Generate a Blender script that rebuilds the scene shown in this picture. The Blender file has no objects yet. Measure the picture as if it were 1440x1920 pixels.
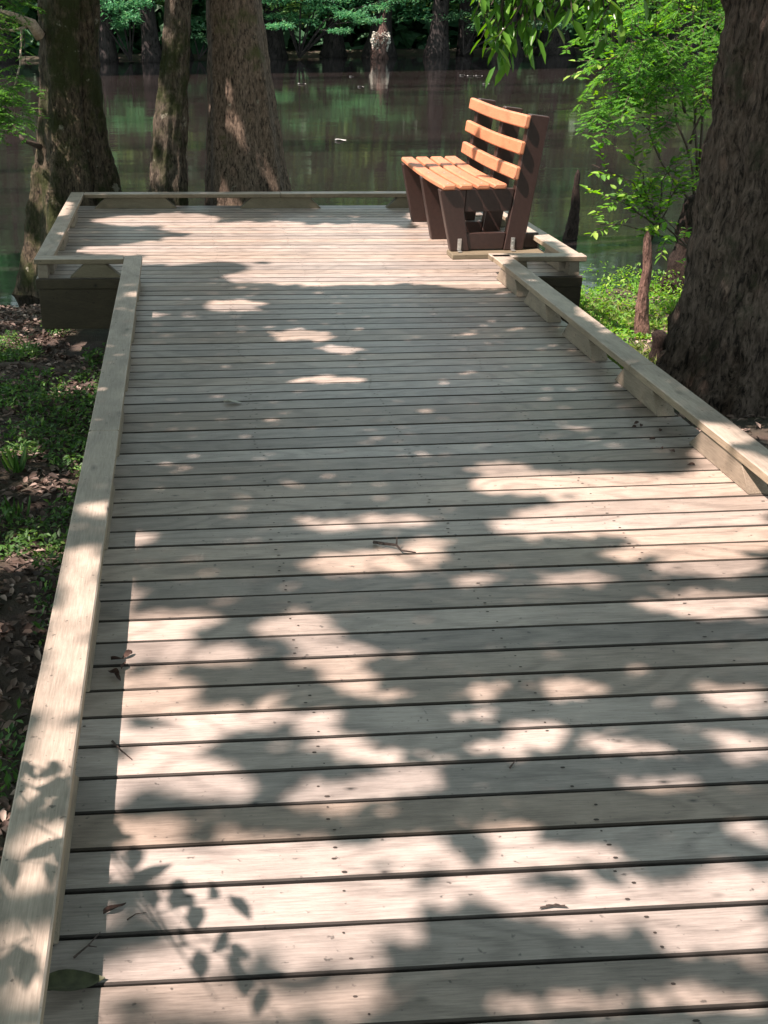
import bpy, math, random
import numpy as np
from mathutils import Vector, Matrix, noise
random.seed(7)
rng = np.random.default_rng(11)
sc = bpy.context.scene
col = sc.collection

# ------------------------------------------------------------------ camera
R_ = Vector((0.998459, -0.054110, -0.012349)); U_ = Vector((0.033818, 0.416710, 0.908410)); F_ = Vector((0.044008, 0.907428, -0.417897))
cd = bpy.data.cameras.new("camera"); cam = bpy.data.objects.new("camera", cd); col.objects.link(cam)
m = Matrix((R_, U_, -F_)).transposed().to_4x4(); m.translation = Vector((0.331923, 0.000000, 1.949569))
cam.matrix_world = m
cd.sensor_fit = 'VERTICAL'; cd.sensor_height = 36.0; cd.lens = 2072.41/1920*36
cd.shift_x = 0.13885
cd.clip_start = 0.05; cd.clip_end = 1500
sc.camera = cam

# ------------------------------------------------------------------ light
SUN = Vector((-0.64, -0.22, 1.0)).normalized()          # towards the sun
w = bpy.data.worlds.new("World"); sc.world = w; w.use_nodes = True
nt = w.node_tree; nt.nodes.clear()
sky = nt.nodes.new('ShaderNodeTexSky'); sky.sky_type = 'NISHITA'; sky.sun_disc = False
sky.sun_elevation = math.asin(SUN.z); sky.sun_rotation = math.atan2(SUN.x, SUN.y)
bg = nt.nodes.new('ShaderNodeBackground'); bg.inputs[1].default_value = 0.110
wo = nt.nodes.new('ShaderNodeOutputWorld')
hs = nt.nodes.new('ShaderNodeHueSaturation'); hs.inputs['Saturation'].default_value = 0.35
nt.links.new(sky.outputs[0], hs.inputs['Color']); tn = nt.nodes.new('ShaderNodeMix'); tn.data_type = 'RGBA'; tn.blend_type = 'MULTIPLY'; tn.inputs[0].default_value = 1.0; tn.inputs[7].default_value = (.93, 1.03, .96, 1)
nt.links.new(hs.outputs[0], tn.inputs[6]); nt.links.new(tn.outputs[2], bg.inputs[0]); nt.links.new(bg.outputs[0], wo.inputs[0])
sd = bpy.data.lights.new("sun", 'SUN'); sd.energy = 5.0; sd.angle = math.radians(0.53); sd.color = (1.0, 0.82, 0.755)
so = bpy.data.objects.new("sun", sd); col.objects.link(so)
so.rotation_euler = SUN.to_track_quat('Z', 'Y').to_euler(); so.location = (-5, 5, 15)
sc.view_settings.view_transform = 'Standard'; sc.view_settings.look = 'None'
sc.view_settings.exposure = 1.52; sc.view_settings.gamma = 1.0
sc.cycles.max_bounces = 6; sc.cycles.diffuse_bounces = 3; sc.cycles.glossy_bounces = 3
sc.cycles.transmission_bounces = 3; sc.cycles.sample_clamp_indirect = 4.0

# ------------------------------------------------------------------ node helpers
def new_mat(name):
    mt = bpy.data.materials.new(name); mt.use_nodes = True
    n = mt.node_tree; b = n.nodes['Principled BSDF']
    return mt, n, b
def N(n, t, **k):
    x = n.nodes.new(t)
    for a, v in k.items():
        if a.startswith('i_'): x.inputs[a[2:].replace('_', ' ')].default_value = v
        else: setattr(x, a, v)
    return x
def ramp(n, src, stops, interp='LINEAR'):
    r = n.nodes.new('ShaderNodeValToRGB'); r.color_ramp.interpolation = interp
    e = r.color_ramp.elements
    while len(e) < len(stops): e.new(0.5)
    for el, (p, c) in zip(e, stops):
        el.position = p; el.color = (*c, 1) if len(c) == 3 else c
    n.links.new(src, r.inputs[0]); return r.outputs[0]
def mixc(n, f, a, b, mode='MIX'):
    x = n.nodes.new('ShaderNodeMix'); x.data_type = 'RGBA'; x.blend_type = mode
    for s, v in ((x.inputs[0], f), (x.inputs[6], a), (x.inputs[7], b)):
        if hasattr(v, 'links'): n.links.new(v, s)
        else: s.default_value = v if not isinstance(v, tuple) else ((*v, 1) if len(v) == 3 else v)
    return x.outputs[2]
def g(v): return (v, v, v)
def bump(n, b, src, st, dist=0.01, prev=None):
    x = N(n, 'ShaderNodeBump', i_Strength=st, i_Distance=dist); n.links.new(src, x.inputs['Height'])
    if prev is not None: n.links.new(prev, x.inputs['Normal'])
    n.links.new(x.outputs[0], b.inputs['Normal']); return x.outputs[0]

def wood(name, axis, dark, light, rough=0.55, grain=0.5, blotch=0.5, ringscale=14, spec=0.4, island=0.35, sat=.25, kn=1.0):
    mt, n, b = new_mat(name); L = n.links
    tc = N(n, 'ShaderNodeTexCoord'); ge = N(n, 'ShaderNodeNewGeometry')
    off = N(n, 'ShaderNodeVectorMath', operation='SCALE'); off.inputs[0].default_value = (37.0, 61.0, 23.0)
    L.new(ge.outputs['Random Per Island'], off.inputs['Scale'])
    ad = N(n, 'ShaderNodeVectorMath', operation='ADD'); L.new(tc.outputs['Object'], ad.inputs[0]); L.new(off.outputs[0], ad.inputs[1])
    sl = {'X': (1.7, 27, 27), 'Y': (27, 1.7, 27), 'Z': (27, 27, 1.7)}[axis]
    s2 = {'X': (0.35, 1, 1), 'Y': (1, 0.35, 1), 'Z': (1, 1, 0.35)}[axis]
    mp = N(n, 'ShaderNodeMapping'); mp.inputs['Scale'].default_value = sl; L.new(ad.outputs[0], mp.inputs[0])
    mq = N(n, 'ShaderNodeMapping'); mq.inputs['Scale'].default_value = s2; L.new(ad.outputs[0], mq.inputs[0])
    fine = N(n, 'ShaderNodeTexNoise', i_Scale=7.0, i_Detail=8.0, i_Roughness=0.7); L.new(mp.outputs[0], fine.inputs[0])
    warp = N(n, 'ShaderNodeTexNoise', i_Scale=2.6, i_Detail=2.0); L.new(mq.outputs[0], warp.inputs[0])
    rm = N(n, 'ShaderNodeMath', operation='MULTIPLY'); rm.inputs[1].default_value = ringscale * 6.0; L.new(warp.outputs[0], rm.inputs[0])
    fr = N(n, 'ShaderNodeMath', operation='SINE'); L.new(rm.outputs[0], fr.inputs[0])
    rings = N(n, 'ShaderNodeMapRange', i_From_Min=-1.0, i_From_Max=1.0); L.new(fr.outputs[0], rings.inputs[0])
    base = ramp(n, fine.outputs[0], [(0.33, dark), (0.64, light)])
    c = mixc(n, 0.16 * grain * 2, base, ramp(n, rings.outputs[0], [(0.0, tuple(v * .55 for v in dark)), (0.55, light)]))
    bl = N(n, 'ShaderNodeTexNoise', i_Scale=3.2, i_Detail=6.0, i_Roughness=0.65); L.new(ad.outputs[0], bl.inputs[0])
    c = mixc(n, 1.0, c, ramp(n, bl.outputs[0], [(0.3, g(1 - .38 * blotch)), (0.62, g(1.0))]), 'MULTIPLY')
    # dark specks: nail holes, knots, dirt
    vo = N(n, 'ShaderNodeTexVoronoi', i_Scale=4.0); vo.distance = 'EUCLIDEAN'
    mv = N(n, 'ShaderNodeMapping'); mv.inputs['Scale'].default_value = {'X': (1, 2.2, 1), 'Y': (2.2, 1, 1), 'Z': (1, 1, .6)}[axis]
    L.new(ad.outputs[0], mv.inputs[0]); L.new(mv.outputs[0], vo.inputs[0])
    c = mixc(n, 1.0, c, ramp(n, vo.outputs['Distance'], [(0.02 * kn, g(0.16)), (0.045 * kn, g(0.6)), (0.10 * kn, g(1.0))]), 'MULTIPLY')
    sp = N(n, 'ShaderNodeTexNoise', i_Scale=46.0, i_Detail=2.0); L.new(mp.inputs[0].links[0].from_socket, sp.inputs[0])
    c = mixc(n, 1.0, c, ramp(n, sp.outputs[0], [(0.24, g(0.35)), (0.32, g(1.0))]), 'MULTIPLY')
    isl = N(n, 'ShaderNodeMapRange', i_To_Min=1 - island * .55, i_To_Max=1 + island * .3); L.new(ge.outputs['Random Per Island'], isl.inputs[0])
    hv = N(n, 'ShaderNodeHueSaturation'); L.new(isl.outputs[0], hv.inputs['Value']); L.new(c, hv.inputs['Color'])
    fr2 = N(n, 'ShaderNodeMath', operation='FRACT'); m7 = N(n, 'ShaderNodeMath', operation='MULTIPLY'); m7.inputs[1].default_value = 7.13
    L.new(ge.outputs['Random Per Island'], m7.inputs[0]); L.new(m7.outputs[0], fr2.inputs[0])
    st = N(n, 'ShaderNodeMapRange', i_To_Min=1 - sat, i_To_Max=1 + sat); L.new(fr2.outputs[0], st.inputs[0]); L.new(st.outputs[0], hv.inputs['Saturation'])
    L.new(hv.outputs[0], b.inputs['Base Color'])
    b.inputs['Roughness'].default_value = rough; b.inputs['Specular IOR Level'].default_value = spec
    p1 = bump(n, b, fine.outputs[0], 0.35 * grain * 2, 0.0025)
    bump(n, b, rings.outputs[0], 0.12, 0.0012, p1)
    return mt

def bark(name, dark, light, moss=None, mossamt=0.5, lichen=0.0, scale=1.0, bstr=0.9):
    mt, n, b = new_mat(name); L = n.links
    tc = N(n, 'ShaderNodeTexCoord')
    mp = N(n, 'ShaderNodeMapping'); mp.inputs['Scale'].default_value = (9 * scale, 9 * scale, 3.6 * scale); L.new(tc.outputs['Object'], mp.inputs[0])
    a = N(n, 'ShaderNodeTexNoise', i_Scale=2.2, i_Detail=9.0, i_Roughness=0.68, i_Distortion=0.6); L.new(mp.outputs[0], a.inputs[0])
    m2 = N(n, 'ShaderNodeMapping'); m2.inputs['Scale'].default_value = (17 * scale, 17 * scale, 4.6 * scale); L.new(tc.outputs['Object'], m2.inputs[0])
    v = N(n, 'ShaderNodeTexNoise', i_Scale=1.3, i_Detail=5.0, i_Roughness=.6, i_Distortion=1.1); L.new(m2.outputs[0], v.inputs[0])
    crk = ramp(n, v.outputs[0], [(0.36, g(0.18)), (0.47, g(0.8)), (0.62, g(1.0))])
    c = mixc(n, 1.0, ramp(n, a.outputs[0], [(0.32, dark), (0.68, light)]), crk, 'MULTIPLY')
    pt = N(n, 'ShaderNodeTexNoise', i_Scale=2.3, i_Detail=7.0, i_Roughness=0.7); L.new(tc.outputs['Object'], pt.inputs[0])
    if moss:
        c = mixc(n, ramp(n, pt.outputs[0], [(0.60 - .25 * mossamt, g(0)), (0.70 - .2 * mossamt, g(1))]), c, mixc(n, a.outputs[0], tuple(x * .5 for x in moss), tuple(x * 1.5 for x in moss)))
    if lichen:
        q = N(n, 'ShaderNodeTexNoise', i_Scale=6.0, i_Detail=7.0, i_Roughness=0.7); L.new(tc.outputs['Object'], q.inputs[0])
        c = mixc(n, ramp(n, q.outputs[0], [(0.66 - .08 * lichen, g(0)), (0.72 - .08 * lichen, g(.8))]), c, (0.26, 0.25, 0.19))
    L.new(c, b.inputs['Base Color']); b.inputs['Roughness'].default_value = 0.92; b.inputs['Specular IOR Level'].default_value = 0.2
    p1 = bump(n, b, a.outputs[0], bstr, 0.05); bump(n, b, crk, 0.55 * bstr, 0.03, p1)
    return mt

def leafmat(name, c1, c2, c3=None, trans=0.45, rough=0.5):
    mt, n, b = new_mat(name); L = n.links
    ge = N(n, 'ShaderNodeNewGeometry'); tc = N(n, 'ShaderNodeTexCoord')
    no = N(n, 'ShaderNodeTexNoise', i_Scale=1.1, i_Detail=2.0); L.new(tc.outputs['Object'], no.inputs[0])
    stops = [(0.0, c1), (0.75, c2)] + ([(0.97, c3)] if c3 else [])
    c = ramp(n, ge.outputs['Random Per Island'], stops)
    hv = N(n, 'ShaderNodeHueSaturation'); L.new(c, hv.inputs['Color'])
    mr = N(n, 'ShaderNodeMapRange', i_From_Min=.3, i_From_Max=.7, i_To_Min=0.65, i_To_Max=1.25); L.new(no.outputs[0], mr.inputs[0]); L.new(mr.outputs[0], hv.inputs['Value'])
    L.new(hv.outputs[0], b.inputs['Base Color']); b.inputs['Roughness'].default_value = rough
    b.inputs['Specular IOR Level'].default_value = 0.35
    if trans > 0:
        tr = N(n, 'ShaderNodeBsdfTranslucent'); h2 = N(n, 'ShaderNodeHueSaturation', i_Saturation=1.15, i_Value=1.5, i_Hue=0.485)
        L.new(hv.outputs[0], h2.inputs['Color']); L.new(h2.outputs[0], tr.inputs[0])
        mx = N(n, 'ShaderNodeMixShader', i_Fac=trans); L.new(b.outputs[0], mx.inputs[1]); L.new(tr.outputs[0], mx.inputs[2])
        L.new(mx.outputs[0], n.nodes['Material Output'].inputs[0])
    return mt

def plain(name, c, rough=0.6, metal=0.0, var=0.25, scale=20, bs=0.1, spec=0.4):
    mt, n, b = new_mat(name); L = n.links
    tc = N(n, 'ShaderNodeTexCoord'); no = N(n, 'ShaderNodeTexNoise', i_Scale=float(scale), i_Detail=5.0, i_Roughness=.6); L.new(tc.outputs['Object'], no.inputs[0])
    L.new(ramp(n, no.outputs[0], [(0.3, tuple(x * (1 - var) for x in c)), (0.7, tuple(min(1, x * (1 + var)) for x in c))]), b.inputs['Base Color'])
    b.inputs['Roughness'].default_value = rough; b.inputs['Metallic'].default_value = metal; b.inputs['Specular IOR Level'].default_value = spec
    bump(n, b, no.outputs[0], bs, 0.003)
    return mt

M = {}
M['deck'] = wood('deck_wood', 'X', (0.200, 0.166, 0.138), (0.395, 0.334, 0.282), rough=0.42, grain=0.8, blotch=.75, ringscale=13, spec=.75, island=.5)
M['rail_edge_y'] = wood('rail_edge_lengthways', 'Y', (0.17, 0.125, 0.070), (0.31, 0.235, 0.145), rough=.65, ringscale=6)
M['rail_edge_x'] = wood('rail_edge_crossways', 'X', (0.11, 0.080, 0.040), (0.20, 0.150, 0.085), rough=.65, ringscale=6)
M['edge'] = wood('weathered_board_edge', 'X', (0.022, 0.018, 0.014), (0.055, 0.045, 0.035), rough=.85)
M['cap_y'] = wood('rail_wood_lengthways', 'Y', (0.25, 0.205, 0.150), (0.43, 0.352, 0.268), rough=0.5, grain=.7, blotch=.8, ringscale=8, kn=1.9, spec=.6)
M['cap_x'] = wood('rail_wood_crossways', 'X', (0.25, 0.205, 0.150), (0.43, 0.352, 0.268), rough=0.5, grain=.7, blotch=.8, ringscale=8, kn=1.9, spec=.6)
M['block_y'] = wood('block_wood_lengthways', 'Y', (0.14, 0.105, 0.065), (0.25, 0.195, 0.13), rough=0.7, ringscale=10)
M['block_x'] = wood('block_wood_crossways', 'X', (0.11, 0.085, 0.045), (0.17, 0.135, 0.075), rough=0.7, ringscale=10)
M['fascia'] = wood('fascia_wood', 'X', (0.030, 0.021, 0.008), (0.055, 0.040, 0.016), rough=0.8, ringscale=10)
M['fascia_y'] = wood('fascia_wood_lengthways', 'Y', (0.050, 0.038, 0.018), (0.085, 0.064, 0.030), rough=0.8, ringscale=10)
M['slat'] = wood('cedar_coloured_slat', 'Y', (0.40, 0.150, 0.075), (0.54, 0.225, 0.115), rough=0.5, grain=.5, blotch=.5, ringscale=4, island=.06, sat=.02)
M['frame'] = plain('dark_brown_recycled_plastic', (0.030, 0.0150, 0.0115), rough=0.42, var=.2, scale=35, bs=.2, spec=.5)
M['steel'] = plain('galvanised_steel', (0.62, 0.6, 0.56), rough=0.35, metal=0.9, var=.15)
M['nail'] = plain('rusty_nail_head', (0.035, 0.027, 0.022), rough=0.7)

# ------------------------------------------------------------------ mesh helpers
class MB:
    def __init__(s): s.v = []; s.f = []; s.mi = []
    def add(s, v, f, mi=0):
        o = len(s.v); s.v += [tuple(p) for p in v]; s.f += [tuple(i + o for i in q) for q in f]; s.mi += [mi] * len(f)
    def box(s, x0, x1, y0, y1, z0, z1, ch=0.004, mi=0, rot=0.0):
        prism(s, [(y0, z0), (y1, z0), (y1, z1), (y0, z1)], 'X', x0, x1, ch, mi)
    def build(s, name, mats, parent=None, smooth=False, loc=None):
        me = bpy.data.meshes.new(name); me.from_pydata(s.v, [], s.f)
        for mm in (mats if isinstance(mats, (list, tuple)) else [mats]): me.materials.append(mm)
        me.polygons.foreach_set('material_index', s.mi)
        if smooth: me.polygons.foreach_set('use_smooth', [True] * len(s.f))
        me.update(); o = bpy.data.objects.new(name, me); col.objects.link(o)
        if parent is not None: o.parent = parent; o.matrix_parent_inverse = Matrix.Translation(-parent.location)
        return o
def chamfer(poly, c):
    out = []
    k = len(poly)
    for i in range(k):
        p = Vector(poly[i]); a = Vector(poly[i - 1]); b2 = Vector(poly[(i + 1) % k])
        da = (a - p); db = (b2 - p)
        ca = min(c, da.length * .4); cb = min(c, db.length * .4)
        out.append(tuple(p + da.normalized() * ca)); out.append(tuple(p + db.normalized() * cb))
    return out
def prism(mb, poly, axis, a0, a1, ch=0.004, mi=0, segs=1, jit=0.0, sag=None):
    """poly in the two other axes (X: (y,z); Y: (x,z); Z: (x,y)), extruded a0..a1 along axis, edges eased"""
    P = chamfer(poly, ch); k = len(P); cx = sum(p[0] for p in P) / k; cy = sum(p[1] for p in P) / k
    st = [a0, a0 + ch] + [a0 + (a1 - a0) * i / segs for i in range(1, segs)] + [a1 - ch, a1]
    rad = max(max(abs(p[0] - cx), abs(p[1] - cy)) for p in P)
    vs = []
    for si, s in enumerate(st):
        sh = 1.0
        du = jit * noise.noise(Vector((s * 1.7, cx * 9.1, cy * 3 + a0))) if jit else 0
        dz = sag((s - a0) / (a1 - a0)) if sag else 0
        for (u, v) in P:
            if si in (0, len(st) - 1):
                uu = cx + (u - cx) * max(0, 1 - ch / max(1e-6, abs(u - cx)) if abs(u - cx) > ch else 1); vv = cy + (v - cy) * max(0, 1 - ch / abs(v - cy) if abs(v - cy) > ch else 1)
            else: uu, vv = u, v
            if jit: uu += du + jit * .5 * noise.noise(Vector((s * 5, u * 40, v * 9)))
            vv += dz
            vs.append({'X': (s, uu, vv), 'Y': (uu, s, vv), 'Z': (uu, vv, s)}[axis])
    fs = []
    for i in range(len(st) - 1):
        for j in range(k):
            a = i * k + j; b2 = i * k + (j + 1) % k
            fs.append((a, b2, b2 + k, a + k))
    fs.append(tuple(range(k))[::-1]); fs.append(tuple((len(st) - 1) * k + j for j in range(k)))
    if axis == 'Y': fs = [q[::-1] for q in fs]
    mb.add(vs, fs, mi)
def tube(mb, pts, rads, sides=8, mi=0, cap=True, rough=0.0):
    pts = [Vector(p) for p in pts]; n = len(pts); vs = []; fs = []
    up = Vector((0, 0, 1)); prev = None
    for i, p in enumerate(pts):
        d = (pts[min(i + 1, n - 1)] - pts[max(i - 1, 0)]).normalized()
        if prev is None:
            r = d.cross(up); r = d.cross(Vector((1, 0, 0))) if r.length < .05 else r
        else: r = prev - d * prev.dot(d)
        r.normalize(); prev = r; q = d.cross(r)
        for k in range(sides):
            a = 2 * math.pi * k / sides
            rr = rads[i] * (1 + (rough * noise.noise(p * 9 + Vector((math.cos(a) * 2, math.sin(a) * 2, 0))) if rough else 0))
            vs.append(p + (r * math.cos(a) + q * math.sin(a)) * rr)
    for i in range(n - 1):
        for k in range(sides):
            a = i * sides + k; b2 = i * sides + (k + 1) % sides
            fs.append((a, b2, b2 + sides, a + sides))
    if cap: fs.append(tuple(range(sides))[::-1]); fs.append(tuple((n - 1) * sides + k for k in range(sides)))
    mb.add(vs, fs, mi)
def ent(name, loc, label=None, cat=None, group=None):
    o = bpy.data.objects.new(name, None); o.location = loc; o.empty_display_size = .2; col.objects.link(o)
    tag(o, label, cat, group); return o
def tag(o, label=None, cat=None, group=None, kind=None):
    for k, v in (('label', label), ('category', cat), ('group', group), ('kind', kind)):
        if v: o[k] = v
    return o
def npmesh(name, V, F, mats, mi=None, parent=None, smooth=False):
    """V (n,3), F (m,3) or (m,4) numpy"""
    me = bpy.data.meshes.new(name); V = np.asarray(V, np.float32); F = np.asarray(F, np.int32); k = F.shape[1]
    me.vertices.add(len(V)); me.vertices.foreach_set('co', V.ravel())
    me.loops.add(F.size); me.loops.foreach_set('vertex_index', F.ravel())
    me.polygons.add(len(F)); me.polygons.foreach_set('loop_start', np.arange(0, F.size, k, dtype=np.int32))
    me.polygons.foreach_set('loop_total', np.full(len(F), k, np.int32))
    for mm in (mats if isinstance(mats, (list, tuple)) else [mats]): me.materials.append(mm)
    if mi is not None: me.polygons.foreach_set('material_index', np.asarray(mi, np.int32))
    if smooth: me.polygons.foreach_set('use_smooth', np.ones(len(F), bool))
    me.update(calc_edges=True)
    o = bpy.data.objects.new(name, me); col.objects.link(o)
    if parent is not None: o.parent = parent; o.matrix_parent_inverse = Matrix.Translation(-parent.location)
    return o
def unit(a): return a / np.maximum(1e-9, np.linalg.norm(a, axis=1, keepdims=True))
LEAF = {'ovate': [(0, 0), (.3, .5), (.65, .42), (1, 0), (.65, -.42), (.3, -.5)],
        'lance': [(0, 0), (.3, .42), (.7, .36), (1, 0), (.7, -.36), (.3, -.42)],
        'diamond': [(0, 0), (.45, .5), (1, 0), (.45, -.5)]}
def leaves(P, D, Nn, ln, wd, shape='diamond', fold=.15, curl=.1):
    """P base points, D direction, Nn normal hint, ln/wd arrays -> V,F (each leaf one island, folded on the midrib)"""
    P = np.asarray(P, float); D = unit(np.asarray(D, float)); S = unit(np.cross(Nn, D)); T = np.cross(D, S)
    ln = np.broadcast_to(ln, len(P)); wd = np.broadcast_to(wd, len(P))
    pr = LEAF[shape]; k = len(pr); out = np.zeros((len(P), k, 3))
    for i, (a, b) in enumerate(pr):
        out[:, i] = P + D * (a * ln)[:, None] + S * (b * wd)[:, None] + T * ((abs(b) * fold * wd * 2) - curl * ln * a * a)[:, None]
    o = (np.arange(len(P)) * k)[:, None]
    if k == 4: F = np.concatenate([o + [0, 2, 1], o + [0, 3, 2]], 0)
    else: F = np.concatenate([o + [0, 2, 1], o + [0, 3, 2], o + [0, 4, 3], o + [0, 5, 4]], 0)
    return out.reshape(-1, 3), F
def rdir(n, flat=0.0):
    d = rng.normal(size=(n, 3)); d[:, 2] *= (1 - flat); return unit(d)
def vnoise(x, y, s, seed=0):
    r = np.random.default_rng(seed); G = r.random((64, 64)); X = np.asarray(x) * s + 100; Y = np.asarray(y) * s + 100
    i = np.floor(X).astype(int); j = np.floor(Y).astype(int); fx = X - i; fy = Y - j; fx = fx * fx * (3 - 2 * fx); fy = fy * fy * (3 - 2 * fy)
    gg = lambda a, b: G[a % 64, b % 64]
    return (gg(i, j) * (1 - fx) + gg(i + 1, j) * fx) * (1 - fy) + (gg(i, j + 1) * (1 - fx) + gg(i + 1, j + 1) * fx) * fy

# ------------------------------------------------------------------ ground, water
WZ = -1.10
def gz(x, y):
    x = np.asarray(x, float); y = np.asarray(y, float)
    base = np.interp(y, [-8, 2, 8, 10.5, 12.4, 14.5, 22, 64, 69.5, 71.5, 80, 110, 180], [-.5, -.52, -.62, -.85, -1.08, -1.45, -2.4, -2.4, -1.5, -1.0, -.7, 0.5, 3])
    shore = 0.25 * np.clip((x - 3.5) / 6, 0, 1.5) * np.clip((y - 8) / 4, 0, 1) * np.clip((16 - y) / 3, 0, 1)
    side = 3.0 * np.clip((np.abs(x - 8) - 60) / 30, 0, 2)
    nz = (vnoise(x, y, 1.3, 1) - .5) * .10 + (vnoise(x, y, 4, 2) - .5) * .05 + (vnoise(x, y, .35, 3) - .5) * .15
    return base + shore + side + nz * np.clip((90 - y) / 60, .2, 1)
def grid_sheet(name, xs, ys, mat, kind):
    X, Y = np.meshgrid(xs, ys); Z = gz(X, Y); V = np.stack([X, Y, Z], -1).reshape(-1, 3); nx = len(xs); ny = len(ys)
    i = np.arange(nx - 1)[None] + (np.arange(ny - 1) * nx)[:, None]; i = i.ravel()
    F = np.stack([i, i + 1, i + nx + 1, i + nx], 1)
    o = npmesh(name, V, F, mat, smooth=True); o['kind'] = kind; return o
mt, n, b = new_mat('forest_soil')
tc = N(n, 'ShaderNodeTexCoord'); a = N(n, 'ShaderNodeTexNoise', i_Scale=5.0, i_Detail=10.0, i_Roughness=.75); n.links.new(tc.outputs['Object'], a.inputs[0])
a2 = N(n, 'ShaderNodeTexNoise', i_Scale=1.1, i_Detail=4.0); n.links.new(tc.outputs['Object'], a2.inputs[0])
c = mixc(n, ramp(n, a2.outputs[0], [(.42, g(0)), (.6, g(1))]), ramp(n, a.outputs[0], [(.3, (.022, .015, .011)), (.7, (.085, .058, .042))]), ramp(n, a.outputs[0], [(.3, (.02, .022, .012)), (.7, (.06, .062, .03))]))
n.links.new(c, b.inputs['Base Color']); b.inputs['Roughness'].default_value = .95; bump(n, b, a.outputs[0], .8, .05); M['soil'] = mt
xs = np.concatenate([np.linspace(-260, -12, 16), np.linspace(-10, 14, 170), np.linspace(16, 300, 20)])
ysg = np.concatenate([np.linspace(-60, -6, 8), np.linspace(-4, 16, 150), np.linspace(17, 400, 60)])
grid_sheet('ground', xs, ysg, M['soil'], 'structure')

mt, n, b = new_mat('river_water')
tc = N(n, 'ShaderNodeTexCoord')
mp = N(n, 'ShaderNodeMapping'); mp.inputs['Scale'].default_value = (0.7, 1.6, 1); n.links.new(tc.outputs['Object'], mp.inputs[0])
r1 = N(n, 'ShaderNodeTexNoise', i_Scale=1.3, i_Detail=4.0, i_Roughness=.55); n.links.new(mp.outputs[0], r1.inputs[0])
r2 = N(n, 'ShaderNodeTexNoise', i_Scale=0.22, i_Detail=3.0); n.links.new(mp.outputs[0], r2.inputs[0])
r3 = N(n, 'ShaderNodeTexNoise', i_Scale=.12, i_Detail=4.0); n.links.new(tc.outputs['Object'], r3.inputs[0])
# a thin silty film lies on the water, except near the far bank and in drawn-out dark streaks
sx = N(n, 'ShaderNodeSeparateXYZ'); n.links.new(tc.outputs['Object'], sx.inputs[0])
mf = N(n, 'ShaderNodeMapping'); mf.inputs['Scale'].default_value = (.07, .42, 1); n.links.new(tc.outputs['Object'], mf.inputs[0])
nf = N(n, 'ShaderNodeTexNoise', i_Scale=1.0, i_Detail=5.0, i_Roughness=.6); n.links.new(mf.outputs[0], nf.inputs[0])
yy = N(n, 'ShaderNodeMath', operation='MULTIPLY_ADD'); n.links.new(nf.outputs[0], yy.inputs[0]); yy.inputs[1].default_value = 2.0; n.links.new(sx.outputs[1], yy.inputs[2])
edge = N(n, 'ShaderNodeMapRange', i_From_Min=57.3, i_From_Max=58.0, i_To_Min=1.0, i_To_Max=0.0); n.links.new(yy.outputs[0], edge.inputs[0])
strk = ramp(n, nf.outputs[0], [(.30, g(.35)), (.50, g(1))])
near = N(n, 'ShaderNodeMapRange', i_From_Min=12.0, i_From_Max=30.0, i_To_Min=0.30, i_To_Max=1.0); n.links.new(yy.outputs[0], near.inputs[0])  # near water darkened in the colour, in place of shade from the trees
e2 = N(n, 'ShaderNodeMath', operation='MULTIPLY'); n.links.new(edge.outputs[0], e2.inputs[0]); n.links.new(near.outputs[0], e2.inputs[1])
film = N(n, 'ShaderNodeMath', operation='MULTIPLY'); n.links.new(e2.outputs[0], film.inputs[0]); n.links.new(strk, film.inputs[1])
n.links.new(mixc(n, film.outputs[0], (.0035, .0040, .0045), ramp(n, r3.outputs[0], [(.35, (.0185, .0150, .0142)), (.65, (.0230, .0185, .0173))])), b.inputs['Base Color'])
b.inputs['Roughness'].default_value = 0.05; b.inputs['IOR'].default_value = 1.333
p1 = bump(n, b, r1.outputs[0], 0.055, 0.05); bump(n, b, r2.outputs[0], 0.05, 0.3, p1)
M['water'] = mt
V = np.array([(-300, 11.2, WZ), (320, 11.2, WZ), (320, 76, WZ), (-300, 76, WZ)]); o = npmesh('river', V, [[0, 1, 2, 3]], M['water']); o['kind'] = 'structure'

# ------------------------------------------------------------------ boardwalk
XR = 2.708; HC = 0.156; P = 0.1437; Y0 = 1.637; CW = 0.14; CT = 0.042
bw = ent('boardwalk', (1.35, 5.0, 0), 'pale timber boardwalk with low kerb rails leading to a wider platform over the water', 'boardwalk')
YP = 8.645; YE = 12.02; XL0 = -0.845; XR0 = 3.40
def boards(name, x0, x1, y_first, y_last, seed):
    mb = MB(); random.seed(seed); y = y_first
    while y < y_last - .02:
        gap = random.choice((.0055, .007, .008, .0095)); tz = random.uniform(-.0012, .0012)
        e0 = random.uniform(-.006, .006); e1 = random.uniform(-.006, .006)
        cup = random.uniform(0.0005, .002)
        yy0, yy1 = y + gap / 2, y + P - gap / 2
        poly = [(yy0, -.038), (yy1, -.038), (yy1, tz), ((yy0 + yy1) / 2, tz + cup), (yy0, tz)]
        prism(mb, poly, 'X', x0 + e0, x1 + e1, .0042, 0, segs=14, jit=.0022)
        # nail heads over each joist
        for jx in np.linspace(x0 + .10, x1 - .10, 5 if x1 - x0 < 3.5 else 7):
            for fy in (.20, .5, .78):
                if random.random() < .22: continue
                cx = jx + random.uniform(-.022, .022); cy = y + P * fy + random.uniform(-.014, .014); r = random.uniform(.0028, .0042); sr = random.uniform(1, 2.2); z = tz + .0016 + cup * .6
                vs = [(cx + r * sr * math.cos(t * math.pi / 3), cy + r * math.sin(t * math.pi / 3), z) for t in range(6)]
                mb.add(vs, [tuple(range(6))], 1)
        y += P
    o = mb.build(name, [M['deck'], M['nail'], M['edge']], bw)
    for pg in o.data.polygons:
        if abs(pg.normal.y) > .3: pg.material_index = 2  # board sides: gap dirt, plus the shade of the gaps put into the colour
    return o
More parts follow.
